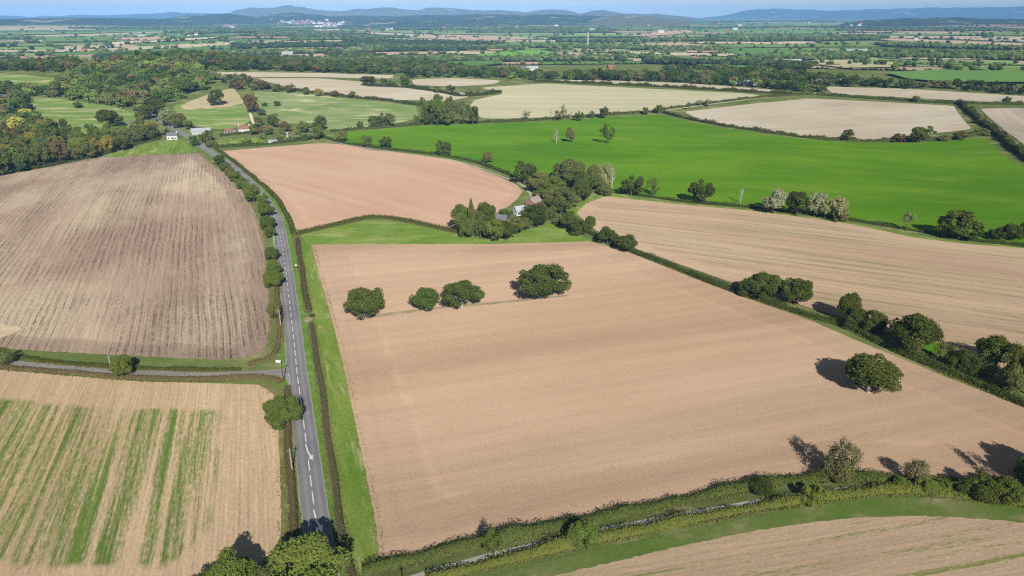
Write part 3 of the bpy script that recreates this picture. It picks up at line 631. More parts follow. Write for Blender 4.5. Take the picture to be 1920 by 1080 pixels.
def tufts(name, label, paths, per, offs, size, mat, seed):
    rng = np.random.default_rng(seed); Cs = []
    for pts in paths:
        Q = smooth_path(pts, 2.0, 1); L = np.concatenate([[0], np.cumsum(np.linalg.norm(np.diff(Q, axis=0), axis=1))]); T, Nn = normals(Q); n = int(L[-1] * per); s_ = rng.uniform(0, L[-1], n)
        keep = np.sin(s_ / 4.1 + seed) + np.sin(s_ / 11.3) + rng.normal(0, 1, n) > -.6; s_ = s_[keep]; n = len(s_)
        o_ = rng.choice([-1, 1], n) * (offs[0] + np.abs(rng.normal(0, offs[1], n)))
        P = np.stack([np.interp(s_, L, Q[:, i]) + np.interp(s_, L, Nn[:, i]) * o_ for i in (0, 1)], -1); Cs.append(np.column_stack([P, terrain(P[:, 0], P[:, 1]) + .12 + .0004 * np.hypot(P[:, 0], P[:, 1])]))
    C = np.vstack(Cs); n = len(C); nn = rng.normal(size=(n, 3)); nn[:, 2] = np.abs(nn[:, 2]) * .8; nn /= np.linalg.norm(nn, axis=1)[:, None]
    C[:, 2] += rng.uniform(0, .22, n); V, Fq = quads(C, nn, size * rng.uniform(.5, 1.4, n), rng)
    o = obj(name, mesh_np(name, V, Fq, [M[mat]])); tag(o, label, kind='stuff')
M['tuft'] = leaf('tuft_green', (.06, .085, .02), (.18, .20, .055)); M['tuft_dry'] = leaf('tuft_dry', (.12, .11, .05), (.33, .28, .16))
NEARP = [[(584, 611), (592, 660), (602, 720), (611, 785), (622, 870), (633, 950), (645, 1022), (662, 1090)], [(557, 450), (562, 480), (568, 520), (574, 560), (579, 586)], [(513, 478), (519, 540), (524, 600), (524, 640), (518, 664), (506, 672), (488, 679), (465, 684)], [(539, 728), (539, 790), (542, 850), (546, 920), (550, 985), (553, 1040)],
    [(28, 670), (120, 682), (220, 690), (320, 694), (400, 695), (452, 693)], [(-100, 680), (0, 689), (100, 698), (200, 706), (320, 712), (430, 711), (500, 708), (528, 718)], [(1057, 408), (1110, 440), (1180, 471), (1240, 494), (1300, 517), (1370, 545), (1440, 568), (1520, 595), (1580, 612), (1650, 645), (1760, 692), (1920, 760)], [(560, 440), (620, 426), (692, 409), (745, 413), (800, 424), (860, 437)],
    [(680, 1077), (760, 1053), (880, 1022), (1000, 1001), (1150, 968), (1300, 936), (1400, 917), (1500, 901), (1600, 899), (1760, 905), (1920, 915)], [(800, 1092), (870, 1070), (960, 1050), (1100, 1018), (1250, 986), (1400, 958), (1520, 938), (1600, 928), (1700, 922), (1800, 932), (1920, 945)]]
tufts('grass', 'rough green grass growing along the feet of the hedges', NEARP, 24, (1.0, .55), .24, 'tuft', 3)
tufts('grass', 'dry straw coloured grass along hedges and field edges', NEARP + [[(585, 457), (602, 520), (630, 620), (654, 722), (682, 860), (704, 965), (714, 1050)], [(488, 722), (513, 738), (521, 800), (526, 900), (528, 1005)], [(372, 287), (420, 325), (455, 358), (478, 400), (495, 450), (502, 520), (507, 600), (499, 655)]], 11, (.25, .6), .20, 'tuft_dry', 7)
#@@TREES
ORD = ['first', 'second', 'third', 'fourth', 'fifth', 'sixth', 'seventh', 'eighth', 'ninth', 'tenth', 'eleventh', 'twelfth', 'thirteenth', 'fourteenth', 'fifteenth', 'sixteenth', 'seventeenth', 'eighteenth', 'nineteenth', 'twentieth', 'twenty-first', 'twenty-second', 'twenty-third', 'twenty-fourth']
for x, yb, yt, w, st, m, lab in [
    (684, 597, 541, 76, 'wide', 'oak', 'spreading dark oak nearest the road in the tilled field'),
    (799, 583, 540, 52, 'round', 'mid', 'smallest round oak, with pale trunk, in the tilled field'),
    (866, 577, 527, 74, 'round', 'oak', 'dark oak just beside the smallest oak in the tilled field'),
    (1013, 560, 500, 92, 'round', 'oak', 'largest dark oak ending the row of four in the tilled field'),
    (1628, 736, 669, 102, 'wide', 'oak', 'low dome shaped oak alone by the lower tree row')]:
    tree_px('oak_tree', x, yb, yt, w, st, m, lab, 'oaks in the tilled field', bark='bark_pale')
for x, yb, yt, w, st, m, lab in [
    (532, 800, 742, 70, 'round', 'mid', 'round green tree overhanging the road below the junction'),
    (572, 1120, 1026, 138, 'round', 'mid', 'big leafy tree shading the road at the bottom edge'),
    (446, 1120, 1046, 84, 'round', 'mid', 'green tree left of the big roadside tree at bottom edge'),
    (392, 1130, 1070, 76, 'bush', 'oak', 'dark bushy tree at the corner of the seedling field'),
    (497, 1120, 1068, 60, 'thin', 'olive', 'thin olive shrub between the two bottom edge trees'),
    (13, 684, 652, 34, 'thin', 'olive', 'small pale trunked tree where the lane enters'),
    (231, 704, 668, 42, 'round', 'mid', 'small round tree standing beside the lane'),
    (642, 267, 245, 22, 'tall', 'olive', 'brownish tree at the top corner of the pink field'),
    (688, 276, 254, 22, 'round', 'mid', 'round tree second along the pink field drive'),
    (722, 279, 255, 25, 'round', 'oak', 'dark tree third along the pink field drive'),
    (831, 293, 265, 32, 'round', 'oak', 'largest dark round tree along the pink field drive'),
    (914, 306, 282, 24, 'tall', 'olive', 'yellowish oval tree near the end of the drive'),
    (1043, 268, 241, 16, 'dead', 'pale', 'bare pale tree in the middle of the green field'),
    (1069, 267, 237, 22, 'cone', 'olive', 'olive narrow tree in the middle of the green field'),
    (1138, 270, 229, 29, 'thin', 'mid', 'tall ragged tree in the middle of the green field'),
    (983, 346, 305, 48, 'round', 'oak', 'large dark round tree at the end of the drive'),
    (1183, 367, 328, 42, 'round', 'oak', 'dark round tree just right of the valley wood'),
    (1222, 367, 331, 29, 'thin', 'olive', 'pale olive tree beside the dark round one below the green field'),
    (1311, 380, 335, 46, 'round', 'oak', 'lone dark tree casting shadow on the lower edge of green field'),
    (1388, 381, 352, 13, 'dead', 'pale', 'small bare pale tree in the hedge below the green field'),
    (1449, 401, 354, 46, 'tall', 'silver', 'silvery willow first in the clump below the green field'),
    (1493, 405, 359, 46, 'round', 'oak', 'dark tree between silvery willows'),
    (1527, 406, 360, 34, 'tall', 'silver', 'silvery willow in the middle of its clump'),
    (1546, 410, 372, 26, 'tall', 'pale', 'short pale willow in the willow clump'),
    (1569, 414, 368, 40, 'tall', 'pale', 'pale willow at the lower end of its clump'),
    (1575, 416, 388, 30, 'bush', 'olive', 'dark olive bush under the last willow'),
    (1700, 433, 394, 22, 'thin', 'pale', 'slender pale tree alone in the hedge below the green field'),
    (1797, 449, 396, 66, 'round', 'oak', 'broad dark oak in the hedge at the lower right of the green field'),
    (1765, 444, 406, 32, 'round', 'oak', 'smaller dark crown joined to the broad oak in the hedge'),
    (1868, 450, 424, 32, 'bush', 'oak', 'dark bush beside the broad hedge oak'),
    (1895, 452, 420, 38, 'round', 'oak', 'dark tree near the frame edge below the green field'),
    (1925, 450, 414, 34, 'round', 'mid', 'tree cut by the frame edge below the green field')]:
    tree_px('bare_tree' if st == 'dead' else 'tree', x, yb, yt, w, st, m, lab, bark='bark_pale' if x < 240 else 'bark')
for i, (x, yb, yt, w, st, m) in enumerate([(517, 600, 566, 24, 'round', 'olive'), (515, 540, 506, 38, 'round', 'mid'), (515, 517, 489, 32, 'round', 'mid'), (512, 489, 462, 27, 'round', 'mid'), (508, 447, 423, 20, 'round', 'mid'), (504, 431, 403, 29, 'round', 'mid'), (500, 408, 380, 29, 'round', 'mid'),
        (494, 390, 364, 28, 'round', 'mid'), (477, 380, 349, 32, 'round', 'mid'), (468, 368, 343, 26, 'round', 'mid'), (457, 355, 331, 28, 'round', 'mid'), (443, 342, 320, 28, 'round', 'mid'), (433, 331, 314, 20, 'round', 'olive'), (424, 322, 304, 22, 'round', 'mid'), (412, 310, 290, 24, 'round', 'oak')]):
    tree_px('roadside_tree', x, yb, yt, w, st, m, f'{ORD[i]} {"olive" if m == "olive" else "green"} roadside tree up from the junction, left of the road', 'roadside trees left of the road')
for i, (x, yb, yt, w, st, m) in enumerate([(1069, 433, 399, 36, 'round', 'oak'), (1084, 440, 410, 34, 'bush', 'oak'), (1105, 434, 404, 24, 'round', 'mid'), (1139, 458, 428, 38, 'round', 'oak'), (1172, 471, 443, 44, 'round', 'oak'), (1400, 556, 517, 32, 'bush', 'oak'), (1426, 562, 515, 56, 'round', 'oak'), (1450, 558, 514, 34, 'round', 'mid'),
        (1490, 571, 521, 58, 'round', 'oak'), (1588, 603, 547, 46, 'round', 'oak'), (1598, 614, 572, 44, 'bush', 'oak'), (1632, 622, 578, 46, 'bush', 'oak'), (1708, 657, 591, 84, 'round', 'oak'), (1768, 684, 642, 46, 'thin', 'olive'), (1805, 700, 652, 52, 'bush', 'oak'), (1846, 708, 652, 46, 'thin', 'olive'), (1864, 690, 628, 76, 'wide', 'oak'), (1900, 738, 662, 62, 'bush', 'olive'), (1935, 745, 640, 60, 'round', 'olive')]):
    tree_px('hedgerow_tree', x, yb, yt, w, st, m, f'{ORD[i]} {"dark" if m == "oak" else "olive" if m == "olive" else "green"} tree down the long hedge beside the tilled field', 'trees along the long middle hedge')
for x, yb, yt, w, st, m, lab in [
    (1573, 903, 822, 66, 'thin', 'straw', 'pale feathery tree with long shadow by the farm track'),
    (1565, 900, 865, 60, 'bush', 'olive', 'olive bush at the foot of the pale feathery tree'),
    (1712, 908, 858, 46, 'thin', 'straw', 'thin straw coloured tree by the farm track'),
    (1735, 921, 895, 40, 'bush', 'bright', 'yellow green bush below the straw coloured tree'),
    (1687, 915, 893, 28, 'bush', 'bright', 'small yellow green bush left of the straw coloured tree'),
    (1769, 921, 900, 26, 'bush', 'bright', 'round yellow green bush just before the dark bush'),
    (1832, 934, 890, 62, 'bush', 'oak', 'dark green bush overhanging the farm track'),
    (1885, 938, 895, 56, 'bush', 'mid', 'green bush right of the dark one by the track'),
    (1922, 905, 862, 48, 'round', 'mid', 'tree cut by the frame edge above the track'),
    (1990, 979, 852, 66, 'thin', 'olive', 'tree just outside the frame shading the tilled field'),
    (2018, 946, 839, 88, 'round', 'mid', 'second tree outside the frame shading the tilled field'),
    (1524, 944, 906, 46, 'bush', 'bright', 'bright bush in the near hedge of the farm track'),
    (1425, 922, 896, 50, 'bush', 'hedge', 'dark bush bulging from the far hedge of the track'),
    (1094, 1021, 975, 56, 'bush', 'mid', 'green bush standing alone on the farm track hedge'),
    (926, 1045, 995, 44, 'thin', 'mid', 'loose leafy bush nearest the telegraph pole on the track'),
    (585, 594, 588, 11, 'bush', 'oak', 'small dark bush at the hedge gateway')]:
    tree_px('bush' if st == 'bush' else 'tree', x, yb, yt, w, st, m, lab, cat='bush' if st == 'bush' else 'tree')
def named(cx, mat): return {'oak': 'dark green', 'mid': 'green', 'olive': 'olive', 'yellow': 'yellow', 'rust': 'rusty brown', 'pale': 'pale', 'straw': 'straw coloured', 'bright': 'light green', 'silver': 'silvery', 'blue': 'blue green'}[mat]
def listed(name, rows, where, group, lod=None):
    for i, (x, yb, yt, w, st, m) in enumerate(rows):
        tree_px('bare_tree' if st == 'dead' else name, x, yb, yt, w, st, m, f'{"bare pale" if st == "dead" else named(0, m)} tree, {ORD[i] if i < len(ORD) else "last"} from left, {where}', group, lod=lod)
listed('tree', sorted([(869, 438, 384, 42, 'round', 'mid'), (885, 440, 373, 13, 'tall', 'olive'), (909, 436, 377, 44, 'round', 'oak'), (877, 446, 412, 32, 'round', 'mid'), (901, 447, 408, 26, 'thin', 'olive'), (928, 452, 410, 44, 'round', 'mid'), (950, 451, 414, 36, 'round', 'oak'), (968, 440, 408, 32, 'round', 'olive'), (986, 432, 408, 24, 'round', 'olive'),
        (1000, 426, 382, 50, 'round', 'oak'), (946, 410, 387, 22, 'bush', 'mid'), (1013, 420, 392, 30, 'round', 'mid'), (1030, 412, 380, 28, 'bush', 'olive'), (1048, 422, 402, 24, 'bush', 'olive')]), 'in the clump round the hidden cottage', 'trees round the hidden cottage', 'A')
listed('tree', sorted([(1067, 352, 296, 62, 'round', 'olive'), (1010, 362, 324, 42, 'round', 'olive'), (1040, 366, 328, 46, 'bush', 'mid'), (1112, 352, 306, 32, 'round', 'olive'), (1131, 356, 306, 32, 'tall', 'pale'), (1147, 353, 313, 22, 'dead', 'pale'), (1118, 358, 325, 34, 'round', 'olive'), (1096, 362, 322, 38, 'round', 'mid'), (1090, 378, 340, 40, 'round', 'oak'),
        (1012, 380, 350, 26, 'round', 'mid'), (1032, 386, 352, 36, 'round', 'olive'), (1052, 402, 352, 46, 'round', 'olive'), (1070, 392, 360, 34, 'round', 'olive'), (1024, 398, 372, 28, 'bush', 'olive'), (1135, 366, 345, 30, 'bush', 'olive'), (1003, 350, 330, 24, 'bush', 'mid'), (1045, 345, 318, 30, 'round', 'mid')]), 'in the valley wood beside the farm drive', 'trees of the farm valley wood', 'A')
listed('tree', sorted([(798, 234, 182, 20, 'tall', 'mid'), (821, 236, 177, 36, 'tall', 'mid'), (846, 234, 179, 32, 'tall', 'olive'), (868, 234, 187, 30, 'thin', 'olive'), (886, 234, 198, 28, 'round', 'oak'), (781, 234, 216, 13, 'round', 'mid'), (808, 235, 205, 26, 'round', 'oak'), (835, 236, 205, 30, 'round', 'olive')]), 'in the tall copse above the green field', 'trees of the tall copse', 'B')
listed('tree', [(675, 240, 226, 14, 'round', 'mid'), (702, 240, 215, 24, 'round', 'mid'), (718, 239, 211, 26, 'round', 'oak'), (733, 239, 213, 24, 'round', 'olive')], 'in the small round copse below the pasture', 'trees of the small copse', 'B')
listed('tree', sorted([(987, 223, 207, 18, 'thin', 'pale'), (1033, 224, 202, 16, 'dead', 'pale'), (1048, 226, 205, 22, 'thin', 'olive'), (1057, 222, 194, 12, 'thin', 'pale'), (1070, 222, 207, 14, 'dead', 'pale'), (1085, 227, 208, 18, 'round', 'mid'), (1109, 222, 207, 15, 'thin', 'olive'), (1132, 222, 201, 23, 'round', 'oak'), (1210, 215, 201, 14, 'round', 'olive'), (1234, 213, 196, 16, 'round', 'mid'), (1291, 206, 191, 12, 'thin', 'olive'), (1312, 199, 187, 15, 'thin', 'pale'), (1326, 199, 185, 12, 'round', 'pale')]), 'in the hedge along the top of the green field', 'trees in the top hedge of the green field', 'B')
listed('tree', sorted([(1587, 265, 242, 23, 'round', 'oak'), (1726, 267, 237, 46, 'round', 'mid'), (1685, 266, 249, 30, 'bush', 'rust'), (1769, 265, 252, 17, 'bush', 'olive'), (1800, 262, 244, 30, 'bush', 'olive'), (1840, 254, 240, 30, 'bush', 'olive'), (1838, 232, 214, 18, 'round', 'olive'), (1819, 212, 198, 14, 'bush', 'oak'), (1717, 192, 179, 15, 'round', 'olive'), (1885, 195, 180, 16, 'round', 'mid'), (1541, 174, 160, 16, 'round', 'mid')]), 'in the hedges round the dry stubble field', 'trees round the dry stubble field', 'B')
listed('tree', sorted([(599, 181, 165, 16, 'round', 'yellow'), (627, 182, 169, 15, 'round', 'rust'), (660, 184, 170, 14, 'round', 'olive'), (574, 178, 163, 14, 'round', 'olive'), (545, 174, 158, 22, 'round', 'olive'), (520, 172, 156, 22, 'bush', 'olive'), (495, 168, 150, 24, 'round', 'rust'), (690, 161, 141, 32, 'round', 'oak'), (720, 162, 146, 14, 'round', 'mid'), (760, 163, 141, 20, 'tall', 'oak'), (733, 163, 150, 20, 'bush', 'mid'), (845, 170, 158, 18, 'bush', 'mid'), (880, 180, 167, 18, 'round', 'olive'), (897, 178, 160, 14, 'thin', 'pale'), (820, 174, 160, 14, 'bush', 'olive')]), 'in the hedges round the upper straw field', 'trees round the upper straw field', 'B')
listed('tree', sorted([(497, 200, 191, 11, 'bush', 'mid'), (520, 199, 189, 15, 'bush', 'mid'), (490, 217, 204, 16, 'round', 'blue'), (473, 212, 175, 26, 'round', 'rust'), (569, 250, 226, 23, 'round', 'mid'), (600, 244, 216, 28, 'tall', 'mid'), (597, 261, 236, 28, 'round', 'mid'), (517, 228, 211, 18, 'thin', 'olive'), (535, 247, 226, 26, 'round', 'rust'), (512, 240, 214, 18, 'round', 'oak'), (486, 236, 217, 18, 'round', 'olive'), (478, 253, 234, 18, 'round', 'mid'), (505, 253, 240, 17, 'round', 'mid'), (530, 258, 244, 16, 'bush', 'olive'), (552, 263, 248, 24, 'bush', 'pale'), (576, 263, 249, 20, 'bush', 'blue'), (462, 272, 259, 18, 'round', 'olive'), (525, 266, 255, 14, 'bush', 'olive'), (408, 199, 167, 30, 'round', 'oak')]), 'in the village gardens and pasture', 'trees of the village gardens', 'B')
listed('tree', sorted([(365, 274, 255, 20, 'round', 'mid'), (380, 268, 251, 14, 'round', 'mid'), (393, 266, 244, 22, 'round', 'mid'), (398, 277, 262, 22, 'round', 'olive'), (356, 243, 226, 20, 'round', 'mid'), (318, 238, 205, 34, 'round', 'pale'), (338, 240, 212, 28, 'round', 'olive'), (296, 222, 184, 40, 'round', 'oak'), (268, 226, 195, 26, 'round', 'mid'), (283, 262, 235, 30, 'round', 'oak'), (305, 255, 235, 16, 'thin', 'pale'), (265, 239, 217, 18, 'round', 'olive'), (210, 240, 204, 44, 'wide', 'oak'), (148, 203, 190, 16, 'round', 'mid'), (120, 240, 222, 16, 'round', 'oak'), (310, 250, 240, 14, 'bush', 'olive')]), 'where the main road enters the village', 'trees at the village entrance', 'B')

# woods: scatter inside pixel outlines, largest as objects, the rest as stuff
def scatter(px, spacing, seed):
    rng = np.random.default_rng(seed); Q = gp(px)[:, :2]; x0, y0 = Q.min(0); x1, y1 = Q.max(0)
    gx, gy = np.meshgrid(np.arange(x0, x1, spacing), np.arange(y0, y1, spacing * .87)); G = np.stack([gx.ravel(), gy.ravel()], -1)
    G[:, 0] += (np.round((G[:, 1] - y0) / (spacing * .87)) % 2) * spacing / 2; G += rng.uniform(-.33, .33, G.shape) * spacing
    return G[inside(G, Q)], rng
VALLEY = [(-160, 205), (0, 196), (30, 205), (55, 222), (80, 244), (110, 256), (160, 263), (215, 262), (255, 254), (285, 250), (305, 257), (250, 276), (190, 294), (110, 311), (30, 326), (-160, 355)]
G, rng = scatter(VALLEY, 15.5, 3); G = G[np.argsort(np.hypot(G[:, 0], G[:, 1]))]
mats = ['mid', 'oak', 'olive', 'olive', 'rust', 'yellow', 'bright', 'bright', 'mid', 'mid', 'mid', 'olive', 'olive', 'bright', 'blue']
LEFT = []
n_ind = 0
for (x, y) in G:
    z = float(terrain(x, y)); u, v, d = project((x, y, z)); m = mats[rng.integers(len(mats))]; w = rng.uniform(13, 21); h = rng.uniform(11, 19)
    if -45 < u < 1960 and n_ind < 105:
        third = 'left edge' if u < 70 else 'middle' if u < 180 else 'road end'
        tree_at('wood_tree', (x, y, z), w, h, ['round', 'round', 'tall', 'bush'][rng.integers(4)], m, f'{named(0, m)} tree {"at the front" if n_ind < 34 else "in the middle ranks" if n_ind < 70 else "at the back"} of the valley wood, {third}', 'trees of the valley wood', lod='B'); n_ind += 1
    else: LEFT.append((x, y, z, w, h, m))
#@@FAR
# joined woods and far hedgerow trees: real small trees in one mesh, colour per tree
def tinted_leaf(name):
    k = N(name); a = k.n('Attribute', attribute_name='tint'); g = k.n('NewGeometry').outputs['Random Per Island']
    n1 = k.noise(k.coords(0, (.35,) * 3), 1, 3)
    f = k.math('ADD', k.math('MULTIPLY', n1, 1.0), k.math('MULTIPLY', g, .35)); return k.done(k.gain(a.outputs['Color'], k.math('ADD', f, .35)), .6)
M['tinted'] = tinted_leaf('woodland_leaf')
TINT = {'mid': (0.077, 0.119, 0.025), 'oak': (0.046, 0.073, 0.017), 'olive': (0.123, 0.136, 0.045), 'yellow': (0.238, 0.231, 0.049), 'rust': (0.140, 0.101, 0.048), 'pale': (0.308, 0.308, 0.196), 'bright': (0.140, 0.196, 0.039), 'blue': (0.063, 0.105, 0.048), 'silver': (0.400, 0.400, 0.308), 'fir': (0.031, 0.050, 0.022)}
def near_proto(seed):
    me = crown_mesh(900 + seed, 8, 420, .062, ['round', 'tall', 'bush', 'round'][seed % 4]); V = np.zeros(len(me.vertices) * 3); me.vertices.foreach_get('co', V); V = V.reshape(-1, 3)
    Q = np.array([p.vertices[:] for p in me.polygons if len(p.vertices) == 4]); T = np.array([p.vertices[:] for p in me.polygons if len(p.vertices) == 3]); bpy.data.meshes.remove(me); return V, Q, T
def blob_proto(seed, fine):
    rng = np.random.default_rng(seed); V, T = (ICO2 if fine else ICO1); V = V.copy()
    for _ in range(5 if fine else 2):
        d = rand_unit(rng, 1)[0]; V *= (1 + .22 * np.clip(V @ d - .3, 0, 1) - .08)[:, None]
    V *= (1 + .13 * rng.normal(size=(len(V), 1))); V = V * np.array([.5, .5, .5]) + np.array([0, 0, .5]); V[:, 2] = np.maximum(V[:, 2], 0)
    return V, np.zeros((0, 4), int), T
def stuff_trees(name, label, rows, protos, seed=0, gain=1.0):
    """rows: (x, y, z, w, h, tintname)"""
    rng = np.random.default_rng(seed); Vs, Qs, Ts, Cs = [], [], [], []; n = 0
    for (x, y, z, w, h, m) in rows:
        V, Q, T = protos[rng.integers(len(protos))]; a = rng.uniform(0, 6.28); c, s = math.cos(a), math.sin(a)
        P = np.empty((len(V), 3)); P[:, 0] = (V[:, 0] * c - V[:, 1] * s) * w + x; P[:, 1] = (V[:, 0] * s + V[:, 1] * c) * w + y; P[:, 2] = V[:, 2] * h + z
        Vs.append(P); Qs.append(Q + n); Ts.append(T + n); n += len(V)
        t = np.array(TINT[m]) * rng.uniform(.7, 1.3) * gain; Cs.append(np.tile(np.append(t, 1), (len(V), 1)))
    me = mesh_np(name, np.vstack(Vs), [np.vstack(Qs), np.vstack(Ts)], [M['tinted']])
    at = me.color_attributes.new('tint', 'FLOAT_COLOR', 'POINT'); at.data.foreach_set('color', np.vstack(Cs).astype(np.float32).ravel())
    o = obj(name, me); tag(o, label, kind='stuff'); return o
NP = [near_proto(i) for i in range(6)]; BF = [blob_proto(i, True) for i in range(6)]; BC = [blob_proto(20 + i, False) for i in range(6)]
rows = list(LEFT)
def wood(px, spacing, seed, mats, wr, hr):
    G, rng = scatter(px, spacing, seed); return [(x, y, float(terrain(x, y)), rng.uniform(*wr), rng.uniform(*hr), mats[rng.integers(len(mats))]) for x, y in G]
HM = ['mid', 'oak', 'olive', 'mid', 'oak', 'mid', 'bright', 'olive', 'oak', 'olive', 'mid', 'mid', 'rust']
rows += wood([(60, 178), (140, 158), (150, 140), (200, 124), (270, 112), (330, 112), (385, 140), (400, 152), (392, 170), (345, 183), (300, 196), (270, 200), (262, 212), (215, 200), (150, 190), (100, 184)], 15, 5, HM, (14, 21), (12, 19))
rows += wood([(-120, 165), (0, 163), (45, 168), (70, 180), (45, 186), (60, 205), (40, 210), (-120, 205)], 15, 6, HM, (12, 18), (9, 15))
rows += wood([(400, 150), (470, 150), (490, 160), (480, 172), (440, 168), (420, 160)], 15, 7, ['oak', 'mid', 'rust', 'olive'], (12, 18), (10, 16))
rows += wood([(470, 236), (500, 226), (540, 232), (565, 240), (612, 252), (600, 264), (560, 270), (500, 272), (480, 262)], 24, 8, ['olive', 'mid', 'rust', 'pale', 'olive'], (8, 13), (5, 9))
stuff_trees('woodland', 'mixed green and brown wood covering the knoll and valley sides', rows, NP, 4, 1.42)
# belts just beyond the plateau
rows = []
BM = ['mid', 'oak', 'olive', 'olive', 'mid', 'oak', 'mid', 'oak', 'olive', 'blue', 'rust', 'bright', 'mid', 'oak']
for px, sp in [([(-100, 118), (60, 116), (150, 122), (145, 138), (60, 136), (-100, 134)], 15), ([(320, 106), (420, 104), (560, 112), (700, 118), (760, 130), (740, 139), (600, 136), (470, 133), (340, 135), (320, 122)], 15),
               ([(600, 100), (700, 104), (800, 122), (860, 130), (1010, 142), (1060, 148), (1000, 150), (860, 145), (770, 146), (740, 132), (640, 116)], 17), ([(1060, 142), (1260, 144), (1420, 158), (1550, 165), (1540, 174), (1490, 172), (1400, 164), (1250, 155), (1060, 151)], 15),
               ([(1240, 130), (1330, 132), (1440, 140), (1560, 148), (1640, 158), (1740, 166), (1700, 168), (1540, 162), (1400, 152), (1260, 142)], 18), ([(1620, 160), (1760, 163), (1920, 170), (2060, 176), (2060, 186), (1920, 179), (1760, 168)], 17), ([(1440, 120), (1530, 124), (1500, 140), (1400, 136)], 22)]:
    rows += wood(px, sp, int(px[0][0]) % 97, BM, (12, 18), (9, 15))
stuff_trees('woodland', 'long belts of trees crossing the plain beyond the straw fields', rows, NP, 6, 1.1)

# the far plain: fields, hedgerows and woods
frng = np.random.default_rng(21)
FCOL = [(.105, .20, .045), (.13, .22, .06), (.085, .16, .035), (.15, .215, .075), (.30, .215, .15), (.34, .25, .175), (.33, .285, .19), (.38, .33, .23), (.12, .19, .05), (.18, .23, .09)]
rk = [1680.0]
while rk[-1] < 14000: rk.append(rk[-1] + max(150, rk[-1] * .085))
FV, FF, FC, hrows, wrows = [], [], [], [], []; nv = 0
def drape(c4, col, k=3):
    global nv
    u = np.linspace(0, 1, k + 1); a, b, c, d = c4
    P = np.array([[(a * (1 - s) + b * s) * (1 - t) + (d * (1 - s) + c * s) * t for s in u] for t in u]).reshape(-1, 2)
    z = terrain(P[:, 0], P[:, 1]) + 1.0 + .00045 * np.hypot(P[:, 0], P[:, 1]); FV.append(np.column_stack([P, z]))
    n = k + 1
    for i in range(k):
        for j in range(k): FF.append((nv + i * n + j, nv + i * n + j + 1, nv + (i + 1) * n + j + 1, nv + (i + 1) * n + j))
    FC.append(np.tile(np.append(col, 1), (len(P), 1))); nv += len(P)
def polar(r, a):
    r2 = r * (1 + .055 * math.sin(8.3 * a + r / 1400) + .035 * math.sin(21 * a + 1 - r / 700)); a2 = a + .055 * math.sin(r / 650) + .03 * math.sin(r / 270 + 7 * a)
    return np.array([r2 * math.sin(a2), r2 * math.cos(a2)])
def hedge_row(a, b, dist, dens=1.0):
    L = np.linalg.norm(b - a); sp = max(9, dist * .0042); n = int(L / sp)
    gap = frng.uniform(0, 6.28)
    for i in range(n):
        if math.sin(i * .45 + gap) + frng.uniform(-1, 1) < .1 - dens * .5: continue
        p = a + (b - a) * (i + frng.uniform(-.4, .4)) / n; big = frng.uniform() < .22
        w = (frng.uniform(11, 18) if big else frng.uniform(5, 10)) * (1 + dist / 14000); h = (frng.uniform(9, 14) if big else frng.uniform(3, 6)) * (1 + dist / 16000)
        hrows.append((p[0], p[1], float(terrain(p[0], p[1])) + 1.0, w * 1.2, h, ['oak', 'mid', 'olive', 'oak', 'blue'][frng.integers(5)], dist))
